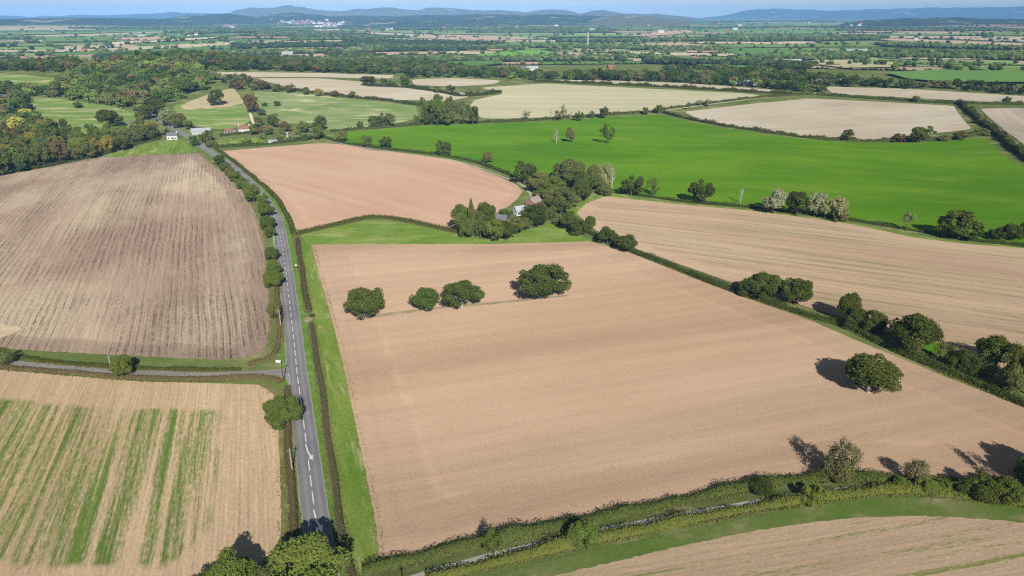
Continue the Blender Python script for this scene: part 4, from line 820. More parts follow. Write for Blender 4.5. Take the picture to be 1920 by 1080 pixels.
for k in range(len(rk) - 1):
    r0, r1 = rk[k], rk[k + 1]; width = max(220, (r1 - r0) * 1.9); na = int(1.8 * r0 / width); off = frng.uniform()
    edges = [-.9 + 1.8 * (i + off + frng.uniform(-.28, .28)) / na for i in range(na + 1)]
    for i in range(na):
        a0, a1 = edges[i], edges[i + 1]; t = frng.uniform(-.012, .012, 2); jr = frng.uniform(-.03, .03, 4)
        c4 = [polar(r0 * (1 + .2 * jr[0] * 0), a0), polar(r0, a1), polar(r1, a1 + t[1] * 0), polar(r1, a0)]
        mid = (c4[0] + c4[2]) / 2; clump = math.sin(mid[0] / 900 + 1) * math.sin(mid[1] / 1300) + .5 * math.sin(mid[0] / 350 + mid[1] / 800)
        iswood = frng.uniform() < .19 + .15 * clump
        warm = .5 + .35 * math.sin(mid[0] / 1500 + 2) * math.sin(mid[1] / 1700 + 1)
        col = np.array(FCOL[frng.integers(4, 8)] if frng.uniform() < warm * .75 else FCOL[frng.choice([0, 1, 2, 3, 8, 9])]) * frng.uniform(.85, 1.15)
        if iswood: col = np.array((.05, .07, .025))
        drape(c4, col)
        if abs(math.atan2(mid[0], mid[1])) > .72: continue
        if iswood:
            sp = max(16, r0 * .0052); shade_fir = frng.uniform() < .3; m_ = ['fir', 'fir', 'oak'] if shade_fir else ['oak', 'mid', 'olive', 'blue', 'oak']  # dark conifer tint stands in for cloud-shadow patches on the plain
            nx_, ny_ = max(2, int(np.linalg.norm(c4[1] - c4[0]) / sp)), max(2, int((r1 - r0) / sp))
            cut = frng.uniform(.6, 1)
            for p_ in range(nx_):
                for q_ in range(int(ny_ * cut)):
                    s_, t_ = (p_ + frng.uniform()) / nx_, (q_ + frng.uniform()) / ny_
                    P_ = (c4[0] * (1 - s_) + c4[1] * s_) * (1 - t_) + (c4[3] * (1 - s_) + c4[2] * s_) * t_
                    wrows.append((P_[0], P_[1], float(terrain(P_[0], P_[1])) + .5, sp * frng.uniform(1.0, 1.5), frng.uniform(10, 15) * (1 + r0 / 16000), m_[frng.integers(len(m_))], r0))
        else:
            hedge_row(c4[0], c4[1], r0, frng.uniform(.3, 1.5)); hedge_row(c4[0], c4[3], r0, frng.uniform(.1, 1.5))
            for _ in range(frng.integers(0, 5)):
                s_, t_ = frng.uniform(.1, .9, 2); P_ = (c4[0] * (1 - s_) + c4[1] * s_) * (1 - t_) + (c4[3] * (1 - s_) + c4[2] * s_) * t_
                hrows.append((P_[0], P_[1], float(terrain(P_[0], P_[1])) + .5, frng.uniform(12, 18), frng.uniform(9, 14), 'oak', r0))
k = N('far_field'); a_ = k.n('Attribute', attribute_name='tint'); nn_ = k.noise(k.coords(.4, (.012, .05, .01)), 1, 3)
M['far_field'] = k.done(k.gain(a_.outputs['Color'], k.ramp(nn_, .25, .75, .86, 1.14, False)), 1.0)
me = mesh_np('farmland', np.vstack(FV), np.array(FF), [M['far_field']], False)
if me.polygons[0].normal.z < 0: me.flip_normals()
at = me.color_attributes.new('tint', 'FLOAT_COLOR', 'POINT'); at.data.foreach_set('color', np.vstack(FC).astype(np.float32).ravel())
tag(obj('farmland', me), 'patchwork of green, straw and pink fields on the far plain', kind='structure')
near = [r[:6] for r in hrows + wrows if r[6] < 3000]; far = [r[:6] for r in hrows + wrows if r[6] >= 3000]
stuff_trees('far_trees', 'hedgerow trees and small woods on the nearer plain', near, BF, 8, 1.2)
stuff_trees('far_trees', 'dark hedgerows and woods on the distant plain', far, BC, 9, 1.1)

# hills along the horizon
from mathutils.bvhtree import BVHTree
RIDGES = []
def seen(px, py):
    """the first surface the pixel meets: a hill, or the ground"""
    g = ground(px, py); o = Vector((0, 0, CAM_H)); d = Vector((px - 960, 0, 0)) / F_PX; b = (py - 540) / F_PX; d = Vector((d.x, CP - b * SP, -SP - b * CP)).normalized(); best = (Vector(g) - o).length; P = g
    for t in RIDGES:
        h = t.ray_cast(o, d)
        if h[0] is not None and h[3] < best: best = h[3]; P = np.array(h[0])
    return P
def ridge(name, label, prof, D, W, col, seed, amp=.11):
    rng = np.random.default_rng(seed); xs = np.array([p[0] for p in prof], float); ys = np.array([p[1] for p in prof], float)
    nx, ny = 220, 34; u = np.linspace(xs[0], xs[-1], nx); yt = np.interp(u, xs, ys); ker = np.array([.25, .5, .25]); yt[1:-1] = np.convolve(yt, ker, 'same')[1:-1]
    dir_ = (u - 960) / F_PX; b = (yt - 540) / F_PX; dy = CP - b * SP; dz = -SP - b * CP
    X0 = D * dir_ / dy; Ht = CAM_H + D * dz / dy
    t = np.linspace(-1, 1.2, ny); X = X0[None] * (1 + t[:, None] * W / D); Y = D + t[:, None] * W + 0 * X0[None]
    prof_t = np.where(t < 0, np.cos(np.clip(t, -1, 0) * math.pi / 2) ** 1.35, np.cos(np.clip(t / 1.2, 0, 1) * math.pi / 2) ** 2)
    nzv = sum(np.sin(X / (1900 / 2 ** i) + rng.uniform(0, 6)) * np.sin(Y / (1500 / 2 ** i) + rng.uniform(0, 6)) / 1.7 ** i for i in range(5))
    crag = 1 + .022 * sum(np.sin(u / (9. / 1.7 ** i) + rng.uniform(0, 6)) / 1.5 ** i for i in range(4)); Ht = CAM_H * .3 + (Ht - CAM_H * .3) * crag
    Z = Ht[None] * prof_t[:, None] * (1 + amp * 2.2 * nzv * np.clip(-t, 0, 1)[:, None]) - 6
    e = smooth(0, .05, np.linspace(0, 1, nx)) * smooth(0, .05, 1 - np.linspace(0, 1, nx)); Z = -6 + (Z + 6) * np.maximum(e, .0)[None]
    V = np.stack([X, Y, Z], -1).reshape(-1, 3); i = np.arange(ny - 1)[:, None] * nx; j = np.arange(nx - 1)[None]
    Fq = np.stack([i + j, i + j + 1, i + nx + j + 1, i + nx + j], -1).reshape(-1, 4)
    k = N(name + '_cover'); vor = k.n('TexVoronoi'); vor.inputs['Scale'].default_value = 1; k.set(vor.inputs['Vector'], k.coords(.3, (.0042, .0024, 0)))
    wn_ = k.noise(k.coords(0, (.0019, .0019, .004)), 1, 5, .65); sc_ = k.n('SeparateColor'); k.t.links.new(vor.outputs['Color'], sc_.inputs[0])
    cc = k.mix(k.ramp(sc_.outputs[0], .3, .8), (.09, .13, .045), (.26, .23, .15)); cc = k.mix(k.ramp(wn_, .36, .42), cc, col)
    g_ = k.noise(k.coords(0, (.016,) * 3), 1, 4, .7); mat = k.done(k.gain(cc, k.ramp(g_, .25, .75, .55, 1.45, False)), 1.0, g_, 30, .8)
    me = mesh_np(name, V, Fq, [mat], True)
    if me.polygons[len(me.polygons) // 2].normal.z < 0: me.flip_normals()
    o = obj(name, me); tag(o, label, kind='structure'); RIDGES.append(BVHTree.FromPolygons([tuple(v) for v in V], [tuple(f) for f in Fq.tolist()]))
WOODC = (.03, .045, .018); MOOR = (.10, .10, .05)
ridge('hills', 'faint blue far ridge at the left end of the horizon', [(-300, 30), (-100, 27), (0, 28), (35, 30), (63, 32), (75, 29), (100, 30), (150, 27), (200, 28), (250, 26), (300, 24), (325, 22), (360, 24), (420, 25), (470, 26), (560, 28), (640, 34)], 21000, 2600, WOODC, 1)
ridge('hills', 'highest bare topped hill chain on the horizon', [(395, 31), (420, 25), (440, 19), (470, 13), (495, 15), (510, 14), (525, 10.5), (540, 9), (555, 12), (570, 13), (600, 19), (640, 20.5), (665, 17), (700, 15), (720, 13.5), (745, 14), (765, 18), (785, 19), (800, 14), (815, 13), (840, 15), (850, 14), (880, 18), (900, 19), (925, 18), (960, 20), (990, 22), (1000, 20), (1020, 17), (1045, 17), (1070, 20), (1090, 25), (1110, 20), (1130, 18), (1150, 21), (1175, 26), (1185, 24), (1210, 26), (1230, 25), (1260, 28), (1290, 31), (1340, 34)], 15500, 2400, MOOR, 2)
ridge('hills', 'broad pale blue hills at the right end of the horizon', [(1290, 33), (1350, 30), (1375, 25), (1395, 20), (1420, 17), (1450, 16), (1490, 17), (1520, 18), (1560, 20), (1600, 18), (1680, 16), (1740, 14), (1800, 14), (1860, 13), (1920, 12), (2100, 12), (2300, 18)], 24000, 2600, WOODC, 3)
ridge('hills', 'dark wooded foothill below the high chain', [(280, 39), (310, 34), (335, 30), (360, 27), (400, 25.5), (430, 24.5), (452, 27), (470, 31), (500, 37)], 9800, 2000, (.03, .045, .02), 4)  # woods, with the cloud shadow lying here put into their dark colour
ridge('hills', 'low foothills below the middle of the chain', [(420, 38), (460, 31), (500, 27), (545, 22.5), (575, 25), (620, 30), (680, 28), (740, 30), (800, 27), (840, 28), (890, 26), (950, 27), (1040, 26), (1120, 29), (1200, 30), (1260, 35), (1320, 39)], 10600, 2700, WOODC, 5)
ridge('hills', 'knoll with pale fields at the right of the chain', [(1100, 37), (1135, 30), (1165, 27), (1195, 28), (1230, 31), (1270, 35), (1300, 38)], 9200, 1500, MOOR, 6)
ridge('hills', 'long dark wooded rise at the right of the plain', [(1560, 44), (1620, 37), (1700, 33), (1790, 31), (1850, 34), (1920, 35), (2050, 36), (2150, 42)], 8300, 1100, (.03, .045, .02), 7)  # dark cover colour stands in for a band of cloud shadow
ridge('hills', 'dark wooded low rise at the left of the plain', [(-250, 40), (-100, 36), (0, 35), (60, 33), (150, 32), (220, 33), (300, 34), (360, 37), (420, 42)], 8600, 1500, WOODC, 8)  # cloud shadow painted as dark wood cover
ridge('hills', 'low wooded rise in the centre of the plain', [(620, 48), (700, 41), (770, 37), (850, 36), (920, 34), (960, 38), (1000, 46)], 8000, 900, (.035, .05, .022), 9)  # wood colour takes the place of cloud-shadow patches

# recognisable far fields
for px, c, lab in [
    ([(880, 107), (960, 97), (1030, 98), (1045, 104), (1010, 112), (940, 113), (890, 112)], (.12, .25, .045), 'light green field with a round clump in the middle plain'),
    ([(840, 118), (940, 115), (945, 122), (880, 128), (830, 124)], (.075, .15, .04), 'dark green field below the light green one'),
    ([(860, 92), (900, 89), (960, 92), (940, 97), (880, 98)], (.36, .26, .18), 'pink field above the light green one'),
    ([(1200, 84), (1270, 81), (1330, 88), (1310, 97), (1230, 97), (1195, 92)], (.36, .25, .18), 'wide pink field beyond the white mast'),
    ([(1060, 88), (1120, 84), (1180, 90), (1170, 100), (1080, 100)], (.25, .235, .14), 'olive stubble slope below the white mast'),
    ([(1280, 92), (1340, 90), (1350, 99), (1290, 101)], (.36, .25, .18), 'pink field near the poplars'),
    ([(1350, 95), (1420, 92), (1490, 96), (1480, 106), (1400, 108)], (.09, .18, .045), 'green field before the large farm'),
    ([(1280, 118), (1380, 118), (1470, 123), (1450, 131), (1330, 129)], (.09, .19, .045), 'bright green field below the large farm'),
    ([(1520, 116), (1590, 113), (1690, 121), (1680, 129), (1580, 131), (1530, 124)], (.32, .30, .17), 'oval pale field right of the large farm'),
    ([(1680, 113), (1800, 101), (1920, 97), (2060, 99), (2060, 115), (1920, 113), (1780, 115)], (.37, .32, .21), 'long straw field at the right side of the plain'),
    ([(1600, 101), (1700, 99), (1810, 101), (1780, 111), (1660, 112)], (.085, .17, .045), 'green field above the straw field'),
    ([(1660, 140), (1760, 134), (1920, 138), (2060, 144), (2060, 160), (1920, 158), (1780, 158), (1700, 152)], (.10, .19, .05), 'green meadows at the right behind the straw strip'),
    ([(740, 70), (840, 66), (960, 70), (1020, 72), (960, 77), (840, 76)], (.34, .25, .18), 'long pink field in the distance'),
    ([(200, 74), (300, 70), (330, 74), (260, 79)], (.36, .26, .18), 'pink field far behind the knoll'),
    ([(330, 98), (400, 98), (420, 103), (340, 105)], (.11, .21, .055), 'small green field behind the knoll wood'),
    ([(70, 74), (150, 70), (210, 70), (200, 78), (90, 80)], (.11, .19, .055), 'green field far to the left'),
    ([(1180, 70), (1240, 60), (1290, 57), (1300, 62), (1240, 68)], (.37, .26, .19), 'pink slope below the knoll'),
    ([(1490, 44), (1530, 42), (1532, 49), (1492, 50)], (.14, .23, .07), 'pale green field in the far distance'),
    ([(1875, 42), (1920, 41), (1990, 42), (1990, 46), (1880, 46)], (.33, .32, .16), 'yellowish field beyond the dark rise')]:
    k = N('plain_field'); nn_ = k.noise(k.coords(.4, (.012, .05, .01)), 1, 3); sheet('field', lab, px, k.done(k.gain(c, k.ramp(nn_, .25, .75, .87, 1.13, False)), 1.0), z=3.5, jit=0, soft=1)
#@@BUILT
M['render'] = plain('white_render', (.66, .64, .60), .8, .06, .4); M['brick'] = plain('red_brick', (.36, .19, .13), .85, .2, 1.5)
M['tile_red'] = plain('clay_tile', (.27, .145, .105), .8, .25, 1.2); M['tile_pink'] = plain('pale_tile', (.36, .27, .23), .8, .25, 1.2); M['tile_grey'] = plain('slate', (.16, .16, .18), .7, .2, 1.2); M['sheetmetal'] = plain('grey_sheet', (.42, .44, .47), .6, .1, .3)
M['glass'] = plain('window_glass', (.03, .035, .04), .15, .1); M['wood'] = plain('weathered_pole', (.42, .38, .31), .9, .2, 2); M['wood_dark'] = plain('dark_pole', (.10, .08, .06), .9, .2, 2); M['metal'] = plain('grey_metal', (.4, .4, .4), .5, .1)
M['sign_white'] = plain('sign_white', (.8, .8, .8), .5, .03); M['sign_red'] = plain('sign_red', (.55, .03, .03), .5, .03); M['black'] = plain('black_paint', (.02, .02, .02), .5, .03)
def boxbm(bm, x0, x1, y0, y1, z0, z1):
    v = [bm.verts.new(p) for p in ((x0, y0, z0), (x1, y0, z0), (x1, y1, z0), (x0, y1, z0), (x0, y0, z1), (x1, y0, z1), (x1, y1, z1), (x0, y1, z1))]
    for f in ((0, 3, 2, 1), (4, 5, 6, 7), (0, 1, 5, 4), (1, 2, 6, 5), (2, 3, 7, 6), (3, 0, 4, 7)): bm.faces.new([v[i] for i in f])
def bm_obj(name, bm, mat, parent=None):
    bmesh.ops.recalc_face_normals(bm, faces=bm.faces); me = bpy.data.meshes.new(name); bm.to_mesh(me); bm.free(); me.materials.append(M[mat]); return obj(name, me, parent)
def wall_bm(L, Wd, h, rh):
    bm = bmesh.new(); x, y = L / 2, Wd / 2
    v = [bm.verts.new(p) for p in ((-x, -y, -.4), (x, -y, -.4), (x, y, -.4), (-x, y, -.4), (-x, -y, h), (x, -y, h), (x, y, h), (-x, y, h), (-x, 0, h + rh), (x, 0, h + rh))]
    for f in ((0, 1, 5, 4), (2, 3, 7, 6), (1, 2, 6, 9, 5), (3, 0, 4, 8, 7), (0, 3, 2, 1), (4, 5, 9, 8), (6, 7, 8, 9)): bm.faces.new([v[i] for i in f])
    return bm
def roof_bm(L, Wd, h, rh, over=.4, th=.22):
    bm = bmesh.new(); x, y = L / 2 + over, Wd / 2 + over; dz = rh * over / (Wd / 2)
    P = [(-y, h - dz), (0, h + rh), (y, h - dz), (y, h - dz + th), (0, h + rh + th), (-y, h - dz + th)]
    A_ = [bm.verts.new((-x, q, z + .03)) for q, z in P]; B_ = [bm.verts.new((x, q, z + .03)) for q, z in P]
    for i in range(6): bm.faces.new((A_[i], A_[(i + 1) % 6], B_[(i + 1) % 6], B_[i]))
    for S in (A_, B_): bm.faces.new((S[0], S[1], S[4], S[5])); bm.faces.new((S[1], S[2], S[3], S[4]))
    return bm
def house(name, label, px, L, Wd, h, rh, rot, wall, roof, cat='house', chimney=(1,), windows=3, group=None, floors=2):
    P = ground(*px); t = empty(name, (P[0], P[1], P[2] + .1), rot); tag(t, label, cat, group)
    bm_obj('wall', wall_bm(L, Wd, h, rh), wall, t); rf = bm_obj('roof', roof_bm(L, Wd, h, rh), roof, t)
    for c in chimney:
        bm = bmesh.new(); x = c * (L / 2 - .7); boxbm(bm, x - .5, x + .5, -.45, .45, h + rh * .5, h + rh + 1.3); bm_obj('chimney', bm, 'brick' if wall != 'render' else 'render', rf)
    for fl in range(floors):
        for i in range(windows):
            x = -L / 2 + L * (i + .5) / windows; z = .9 + fl * 2.6
            if z + 1.3 > h: continue
            for sgn in (-1, 1):
                bm = bmesh.new(); yy = sgn * (Wd / 2); boxbm(bm, x - .75, x + .75, yy - .06, yy + .06, z, z + 1.25); w_ = bm_obj('window', bm, 'glass', t)
    bm = bmesh.new(); boxbm(bm, .9, 1.9, -Wd / 2 - .07, -Wd / 2 + .05, 0, 2.1); bm_obj('door', bm, 'wood_dark', t)
    return t
house('cottage', 'white cottage with grey roof beside the road at the village entrance', (325, 261), 10.5, 6, 4.2, 2.6, .12, 'render', 'tile_grey', chimney=(1,))
house('house', 'smaller white house with red tiled roof behind the paddock', (432, 251), 10, 6, 2.8, 2.6, -.25, 'render', 'tile_red', chimney=(), floors=1)
house('house', 'larger white house with dark red roof behind the paddock', (459, 249), 12, 7, 4.6, 3, .35, 'render', 'tile_red', chimney=(-1, 1))
house('barn', 'long pale grey barn roof among the village trees', (378, 251), 19, 9, 3.6, 2.4, .35, 'sheetmetal', 'sheetmetal', 'barn', (), 0)
house('house', 'long low house with orange tiled roof in the valley', (224, 252), 18, 7, 3, 2.6, .1, 'render', 'tile_red', chimney=(-.4,), floors=1)
house('shed', 'small grey roofed shed in the valley pasture', (253, 233), 9, 6, 2.6, 1.6, .3, 'brick', 'tile_grey', 'shed', (), 1, floors=1)
house('barn', 'dark roofed barn at the left among trees', (4, 187), 26, 12, 4, 2.5, .05, 'brick', 'tile_grey', 'barn', (), 0)
house('shed', 'white sloped roof shed by the valley lane', (22, 190), 10, 6, 3, 2, -.4, 'render', 'sheetmetal', 'shed', (), 0)
house('shed', 'white garden shed among the village garden trees', (542, 256), 9, 5, 2.6, 1.6, .1, 'render', 'sheetmetal', 'shed', (), 1, floors=1)
house('shed', 'tiny white hut in the village garden', (494, 258), 4, 3, 2.2, 1, .1, 'render', 'sheetmetal', 'shed', (), 1, floors=1)
house('shed', 'white low shed at the back of the pink field hedge', (512, 269), 8, 4, 2.2, 1, .3, 'render', 'sheetmetal', 'shed', (), 1, floors=1)
house('house', 'house with pinkish roof half hidden in the valley wood', (1001, 386), 9, 6, 3.2, 2.8, .9, 'brick', 'tile_pink', chimney=(1,))
house('cottage', 'white walled cottage glimpsed between the trees of the clump', (977, 402), 9, 5, 3.2, 2.2, .5, 'render', 'sheetmetal', chimney=())
house('shed', 'violet grey roof showing inside the tree clump', (941, 421), 6, 5, 3.4, 2.4, -.3, 'brick', 'tile_grey', 'shed', (), 1)
def farbuild(rows):
    for px, L, Wd, h, rh, rot, wall, roof, nm, lab in rows:
        P = ground(*px); L, Wd, h, rh = L * .8, Wd * .8, h * .85, rh * .8; t = empty(nm, (P[0], P[1], P[2] + 1), rot); tag(t, lab, nm); bm_obj('wall', wall_bm(L, Wd, h, rh), wall, t); bm_obj('roof', roof_bm(L, Wd, h, rh, 1.0, .5), roof, t)
farbuild([((1450, 119), 60, 26, 6, 4, .05, 'sheetmetal', 'sheetmetal', 'barn', 'widest white roofed barn of the large farm'), ((1485, 118), 50, 22, 6, 4, -.1, 'sheetmetal', 'sheetmetal', 'barn', 'white roofed barn right of the widest farm barn'), ((1470, 122), 30, 14, 5, 3, .2, 'brick', 'sheetmetal', 'barn', 'brick barn in front of the large farm'),
    ((1402, 121), 12, 8, 4, 3, 0, 'render', 'sheetmetal', 'shed', 'small white shed left of the large farm'), ((1560, 97), 30, 14, 5, 3, 0, 'brick', 'tile_pink', 'barn', 'red roofed building of the far farmstead'), ((1605, 97), 90, 20, 6, 3, 0, 'sheetmetal', 'sheetmetal', 'barn', 'very long grey shed in the far farmstead'), ((1650, 99), 70, 22, 7, 4, .05, 'sheetmetal', 'tile_grey', 'barn', 'dark roofed shed at the end of the far farmstead'),
    ((1325, 117), 14, 10, 8, 6, 1.2, 'render', 'tile_red', 'house', 'white gabled house by the poplar row'), ((1300, 112), 16, 10, 5, 5, .2, 'brick', 'tile_red', 'house', 'red roofed house by the poplar row'), ((1400, 160), 50, 16, 5, 3, .02, 'sheetmetal', 'sheetmetal', 'barn', 'long grey barn behind the straw strip'), ((1584, 158), 24, 12, 5, 4, 0, 'render', 'tile_grey', 'house', 'white house behind the straw strip'), ((1532, 158), 16, 10, 4, 4, .4, 'brick', 'tile_grey', 'house', 'grey roofed house in trees behind the straw strip'),
    ((998, 133), 26, 12, 5, 4, 0, 'render', 'sheetmetal', 'barn', 'white barn in the middle of the plain'), ((980, 133), 14, 10, 5, 4, .5, 'render', 'tile_grey', 'house', 'white house beside the middle barn'), ((945, 136), 20, 10, 5, 4, .1, 'brick', 'tile_red', 'house', 'brick house left of the middle barn'), ((1144, 130), 12, 8, 5, 4, .3, 'brick', 'tile_red', 'house', 'red roofed house before the far wood'), ((1038, 103), 22, 12, 5, 5, .2, 'brick', 'tile_red', 'house', 'red roofed farmhouse right of the light green field'), ((1060, 102), 24, 12, 5, 4, -.1, 'render', 'tile_grey', 'house', 'grey roofed farm building right of the light green field'),
    ((1130, 88), 30, 16, 6, 5, .1, 'render', 'tile_red', 'house', 'large house right of the white mast'), ((1150, 90), 26, 14, 6, 5, -.2, 'brick', 'tile_red', 'house', 'brick house right of the white mast'), ((540, 104), 40, 18, 6, 6, 0, 'sheetmetal', 'sheetmetal', 'barn', 'white barn behind the left belt of trees'), ((690, 119), 24, 12, 4, 3, .1, 'render', 'sheetmetal', 'barn', 'pale shed behind the centre belt of trees'), ((259, 102), 16, 12, 8, 6, .3, 'brick', 'tile_red', 'house', 'brick house above the knoll wood'), ((265, 69), 80, 20, 8, 4, 0, 'render', 'sheetmetal', 'barn', 'long white shed on the far plain')])
# small far houses of the villages and the hill town
def tiny(mat_w, mat_r, L):
    bm = wall_bm(L, 9, 6, 4); me = bpy.data.meshes.new('far_house'); bmesh.ops.recalc_face_normals(bm, faces=bm.faces); bm.to_mesh(me); bm.free()
    r = roof_bm(L, 9, 6, 4, .6, .5); rm = bpy.data.meshes.new('r'); r.to_mesh(rm); r.free(); bm = bmesh.new(); bm.from_mesh(me); n0 = len(bm.faces); bm.from_mesh(rm); bm.faces.ensure_lookup_table()
    for f in bm.faces[n0:]: f.material_index = 1
    bmesh.ops.recalc_face_normals(bm, faces=bm.faces); bm.to_mesh(me); bm.free(); me.materials.append(M[mat_w]); me.materials.append(M[mat_r]); return me
TH = [tiny('render', 'tile_grey', 13), tiny('render', 'tile_red', 16), tiny('brick', 'tile_red', 18), tiny('render', 'sheetmetal', 24)]
hr = np.random.default_rng(31)
for cx, cy_, sx, sy, n, sc, grp, lab in [(565, 44, 28, 4, 48, 1.7, 'houses of the hill town', 'pale far house in the town below the high hills'), (625, 48, 18, 4, 20, 1.7, 'houses of the hill town', 'pale far house in the town below the high hills'), (430, 53, 8, 2, 6, 2.2, 'white blocks on the plain', 'white far block on the plain below the town'), (75, 108, 26, 3, 16, 1.1, 'houses of the left village', 'white house of the village beyond the left woods'), (150, 93, 14, 2, 7, 1.3, 'houses beyond the left village', 'far pale house beyond the left village'), (355, 68, 14, 2, 5, 1.6, 'scattered far houses', 'far pale house scattered on the plain'), (1520, 72, 200, 8, 10, 1.5, 'scattered far houses', 'far pale house scattered on the plain'), (960, 60, 240, 7, 12, 1.7, 'scattered far houses', 'far pale house scattered on the plain'), (1420, 48, 160, 3, 8, 2.0, 'scattered far houses', 'far pale house scattered on the plain')]:
    for _ in range(n):
        P = seen(cx + hr.normal() * sx, cy_ + hr.normal() * sy * .6); o = obj('far_house', TH[hr.integers(4)]); o.location = (P[0], P[1], P[2] + 2 + 4 * (sc > 1.5)); o.rotation_euler = (0, 0, hr.uniform(-.6, .6)); sc *= (1.0 if sc > 1.6 else .72); o.scale = (sc, sc, sc); tag(o, lab, 'house', grp)
# white mast
P = seen(1102, 84); bm = bmesh.new(); bmesh.ops.create_cone(bm, cap_ends=True, segments=10, radius1=2.6, radius2=1.8, depth=46, matrix=Matrix.Translation((0, 0, 23))); t = empty('mast', tuple(P)); tag(t, 'tall white mast on the olive slope of the plain', 'mast'); bm_obj('shaft', bm, 'render', t)
bm = bmesh.new(); bmesh.ops.create_cone(bm, cap_ends=True, segments=10, radius1=3.4, radius2=3.4, depth=3, matrix=Matrix.Translation((0, 0, 47.5))); bm_obj('head', bm, 'render', t)
# telegraph poles
def pole(px, h, label, mat='wood', arm=True):
    P = ground(*px); t = empty('telegraph_pole', tuple(P), .3); tag(t, label, 'pole', 'telegraph poles')
    bm = bmesh.new(); bmesh.ops.create_cone(bm, cap_ends=True, segments=10, radius1=.19, radius2=.13, depth=h, matrix=Matrix.Translation((0, 0, h / 2 - .2))); bm_obj('post', bm, mat, t)
    if arm:
        bm = bmesh.new(); boxbm(bm, -.7, .7, -.06, .06, h - .9, h - .78); c = bm_obj('crossarm', bm, 'wood_dark', t)
        for x in (-.6, .6):
            bm = bmesh.new(); bmesh.ops.create_cone(bm, cap_ends=True, segments=6, radius1=.07, radius2=.05, depth=.2, matrix=Matrix.Translation((x, 0, h - .68))); bm_obj('insulator', bm, 'render', c)
pole((549, 887), 8, 'pale telegraph pole in the brown hedge left of the road'); pole((527, 613), 8, 'pale telegraph pole beside the olive roadside tree'); pole((532, 716), 8, 'telegraph pole at the lane junction', 'wood_dark'); pole((760, 1142), 8, 'telegraph pole at the bottom corner of the tilled field')
pole((212, 705), 8, 'telegraph pole beside the round lane tree'); pole((291, 287), 8, 'left one of two poles in the grass patch'); pole((333, 272), 8, 'right one of two poles, in front of the white cottage'); pole((515, 463), 7, 'short pale pole among the roadside trees', arm=False); pole((1153, 450), 8, 'pole between two round trees of the long hedge', arm=False)
# road signs
P = ground(523, 685); t = empty('direction_sign', tuple(P), R(-8)); tag(t, 'white direction board on two posts at the lane junction', 'sign')
bm = bmesh.new(); boxbm(bm, -1.0, 1.0, -.03, .03, 1.0, 2.1); b_ = bm_obj('board', bm, 'sign_white', t)
for x in (-.6, .6): bm = bmesh.new(); boxbm(bm, x - .05, x + .05, .035, .13, -.2, 1.95); bm_obj('post', bm, 'metal', t)
bm = bmesh.new(); boxbm(bm, -.96, .96, -.04, -.032, 1.05, 1.09); boxbm(bm, -.96, .96, -.04, -.032, 2.01, 2.05); bm_obj('border', bm, 'black', b_)
P = ground(556, 506); t = empty('warning_sign', tuple(P), R(-10)); tag(t, 'small triangular warning sign on a post beside the hedge', 'sign')
def tri(s, y0, y1, z):
    bm = bmesh.new(); A_ = [bm.verts.new((x * s, y0, z + q * s)) for x, q in ((-1, -.58), (1, -.58), (0, 1.16))]; B_ = [bm.verts.new((v.co.x, y1, v.co.z)) for v in A_]
    bm.faces.new(A_); bm.faces.new(B_[::-1])
    for i in range(3): bm.faces.new((A_[i], B_[i], B_[(i + 1) % 3], A_[(i + 1) % 3]))
    return bm
pl = bm_obj('plate', tri(.85, 0, .03, 2.4), 'sign_red', t); bm_obj('face', tri(.66, -.012, -.003, 2.4), 'sign_white', pl)
bm = bmesh.new(); bmesh.ops.create_cone(bm, cap_ends=True, segments=8, radius1=.05, radius2=.05, depth=3.2, matrix=Matrix.Translation((0, .09, 1.4))); bm_obj('post', bm, 'metal', t)
# gate at the hedge gateway
P = ground(577, 599); t = empty('field_gate', tuple(P), heading((577, 607), (577, 590)) + .1); tag(t, 'grey metal field gate in the gap of the roadside hedge', 'gate')
for x in (-2.1, 2.1): bm = bmesh.new(); boxbm(bm, x - .1, x + .1, -.1, .1, -.2, 1.35); bm_obj('post', bm, 'wood', t)
for z in (.3, .5, .7, .92, 1.15): bm = bmesh.new(); boxbm(bm, -1.98, 1.98, -.03, .03, z, z + .06); bm_obj('bar', bm, 'metal', t)
# car on the village road
P = ground(294, 226.5); hd = heading((300, 226), (290, 218)); t = empty('car', (P[0], P[1], P[2] + .45), hd); tag(t, 'dark car driving on the road into the village', 'car')
bm = bmesh.new(); prof = [(-2.1, .35), (2.1, .35), (2.15, .75), (1.2, .95), (.6, 1.45), (-1.1, 1.48), (-1.9, 1.0), (-2.15, .8)]
A_ = [bm.verts.new((x, -.85, z)) for x, z in prof]; B_ = [bm.verts.new((x, .85, z)) for x, z in prof]; bm.faces.new(A_); bm.faces.new(B_[::-1])
for i in range(8): bm.faces.new((A_[i], B_[i], B_[(i + 1) % 8], A_[(i + 1) % 8]))
bm_obj('body', bm, 'black', t)
for x in (-1.3, 1.3):
    for y in (-.86, .86): bm = bmesh.new(); bmesh.ops.create_cone(bm, cap_ends=True, segments=12, radius1=.33, radius2=.33, depth=.2, matrix=Matrix.Translation((x, y, .33)) @ Matrix.Rotation(R(90), 4, 'X')); bm_obj('wheel', bm, 'black', t)
bm = bmesh.new(); boxbm(bm, -1.0, .55, -.86, .86, 1.02, 1.36); bm_obj('side_window', bm, 'glass', t)
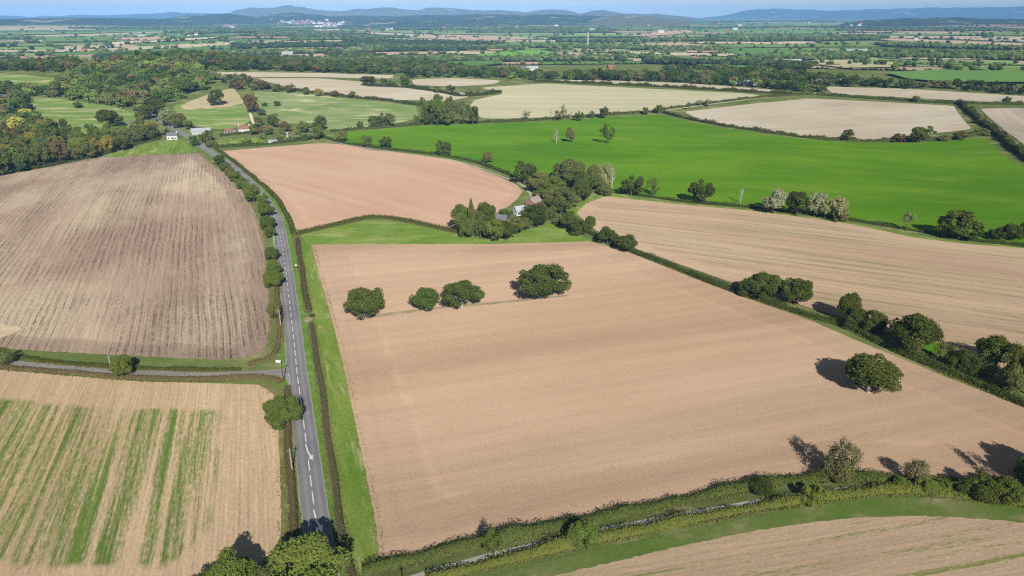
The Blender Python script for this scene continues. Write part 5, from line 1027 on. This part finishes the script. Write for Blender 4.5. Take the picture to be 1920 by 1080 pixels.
# sheep
M['wool'] = plain('wool', (.70, .67, .58), 1, .1, 3)
def sheep_mesh():
    A = Acc(); V, T = ICO2; A.add(V * np.array([.62, .33, .33]) + np.array([0, 0, .68]), T); A.add(V * np.array([.19, .12, .13]) + np.array([.72, 0, .82]), T)
    for x in (-.4, .38):
        for y in (-.16, .16): A.add(*tube([(x, y, .5), (x * 1.02, y, .25), (x, y, 0)], [.08, .05, .05], 6))
    for y in (-.13, .13): A.add(V * np.array([.04, .08, .03]) + np.array([.66, y * 1.4, .9]), T)
    return A.mesh('sheep', [M['wool']])
sm = sheep_mesh()
for i, (x, y) in enumerate([(98, 207), (60, 188), (217, 203), (222, 206), (227, 204), (232, 209), (240, 212), (352, 224), (355, 222.5), (358, 223.5), (362, 222), (366, 223), (370, 224), (246, 207)]):
    P = ground(x, y); o = obj('sheep', sm); o.location = (P[0], P[1], P[2] + .45); o.rotation_euler = (0, 0, trng.uniform(0, 6)); o.scale = (1.25,) * 3
    tag(o, 'white sheep grazing in the pasture beside the village road' if x > 300 else 'white sheep grazing in the green valley pasture', 'sheep', 'sheep by the village road' if x > 300 else 'sheep in the valley pasture')

# where look-alikes share a label, tell them apart by their order
same = {}
for o in list(scene.objects):
    if o.parent is None and o.get('category') and o.get('label'): same.setdefault(o['label'], []).append(o)
for lab, os_ in same.items():
    if len(os_) < 2: continue
    os_.sort(key=lambda o: float(project(np.array(o.location))[0]))
    for i, o in enumerate(os_):
        n_ = ORD[i] if i < len(ORD) else f'{i + 1}th' if i + 1 not in (31, 32, 33, 41, 42, 43, 51, 52, 53) else f'{i + 1}' + {1: 'st', 2: 'nd', 3: 'rd'}[(i + 1) % 10]
        o['label'] = f'{n_} from left: {lab}'

# ------------------------------------------------------------------ the air
k = bpy.data.materials.new('haze'); k.use_nodes = True; nt = k.node_tree; nt.nodes.clear(); out = nt.nodes.new('ShaderNodeOutputMaterial'); pv = nt.nodes.new('ShaderNodeVolumePrincipled')
pv.inputs['Color'].default_value = (.25, .54, 1, 1); pv.inputs['Density'].default_value = HAZE; pv.inputs['Anisotropy'].default_value = -.4; nt.links.new(pv.outputs[0], out.inputs['Volume'])
bm = bmesh.new(); boxbm(bm, -30000, 30000, -29000, 31000, -45, 420); me = bpy.data.meshes.new('haze'); bmesh.ops.recalc_face_normals(bm, faces=bm.faces); bm.to_mesh(me); bm.free(); me.materials.append(k)
tag(obj('haze', me), 'thin blue haze filling the air over the whole plain', kind='stuff')
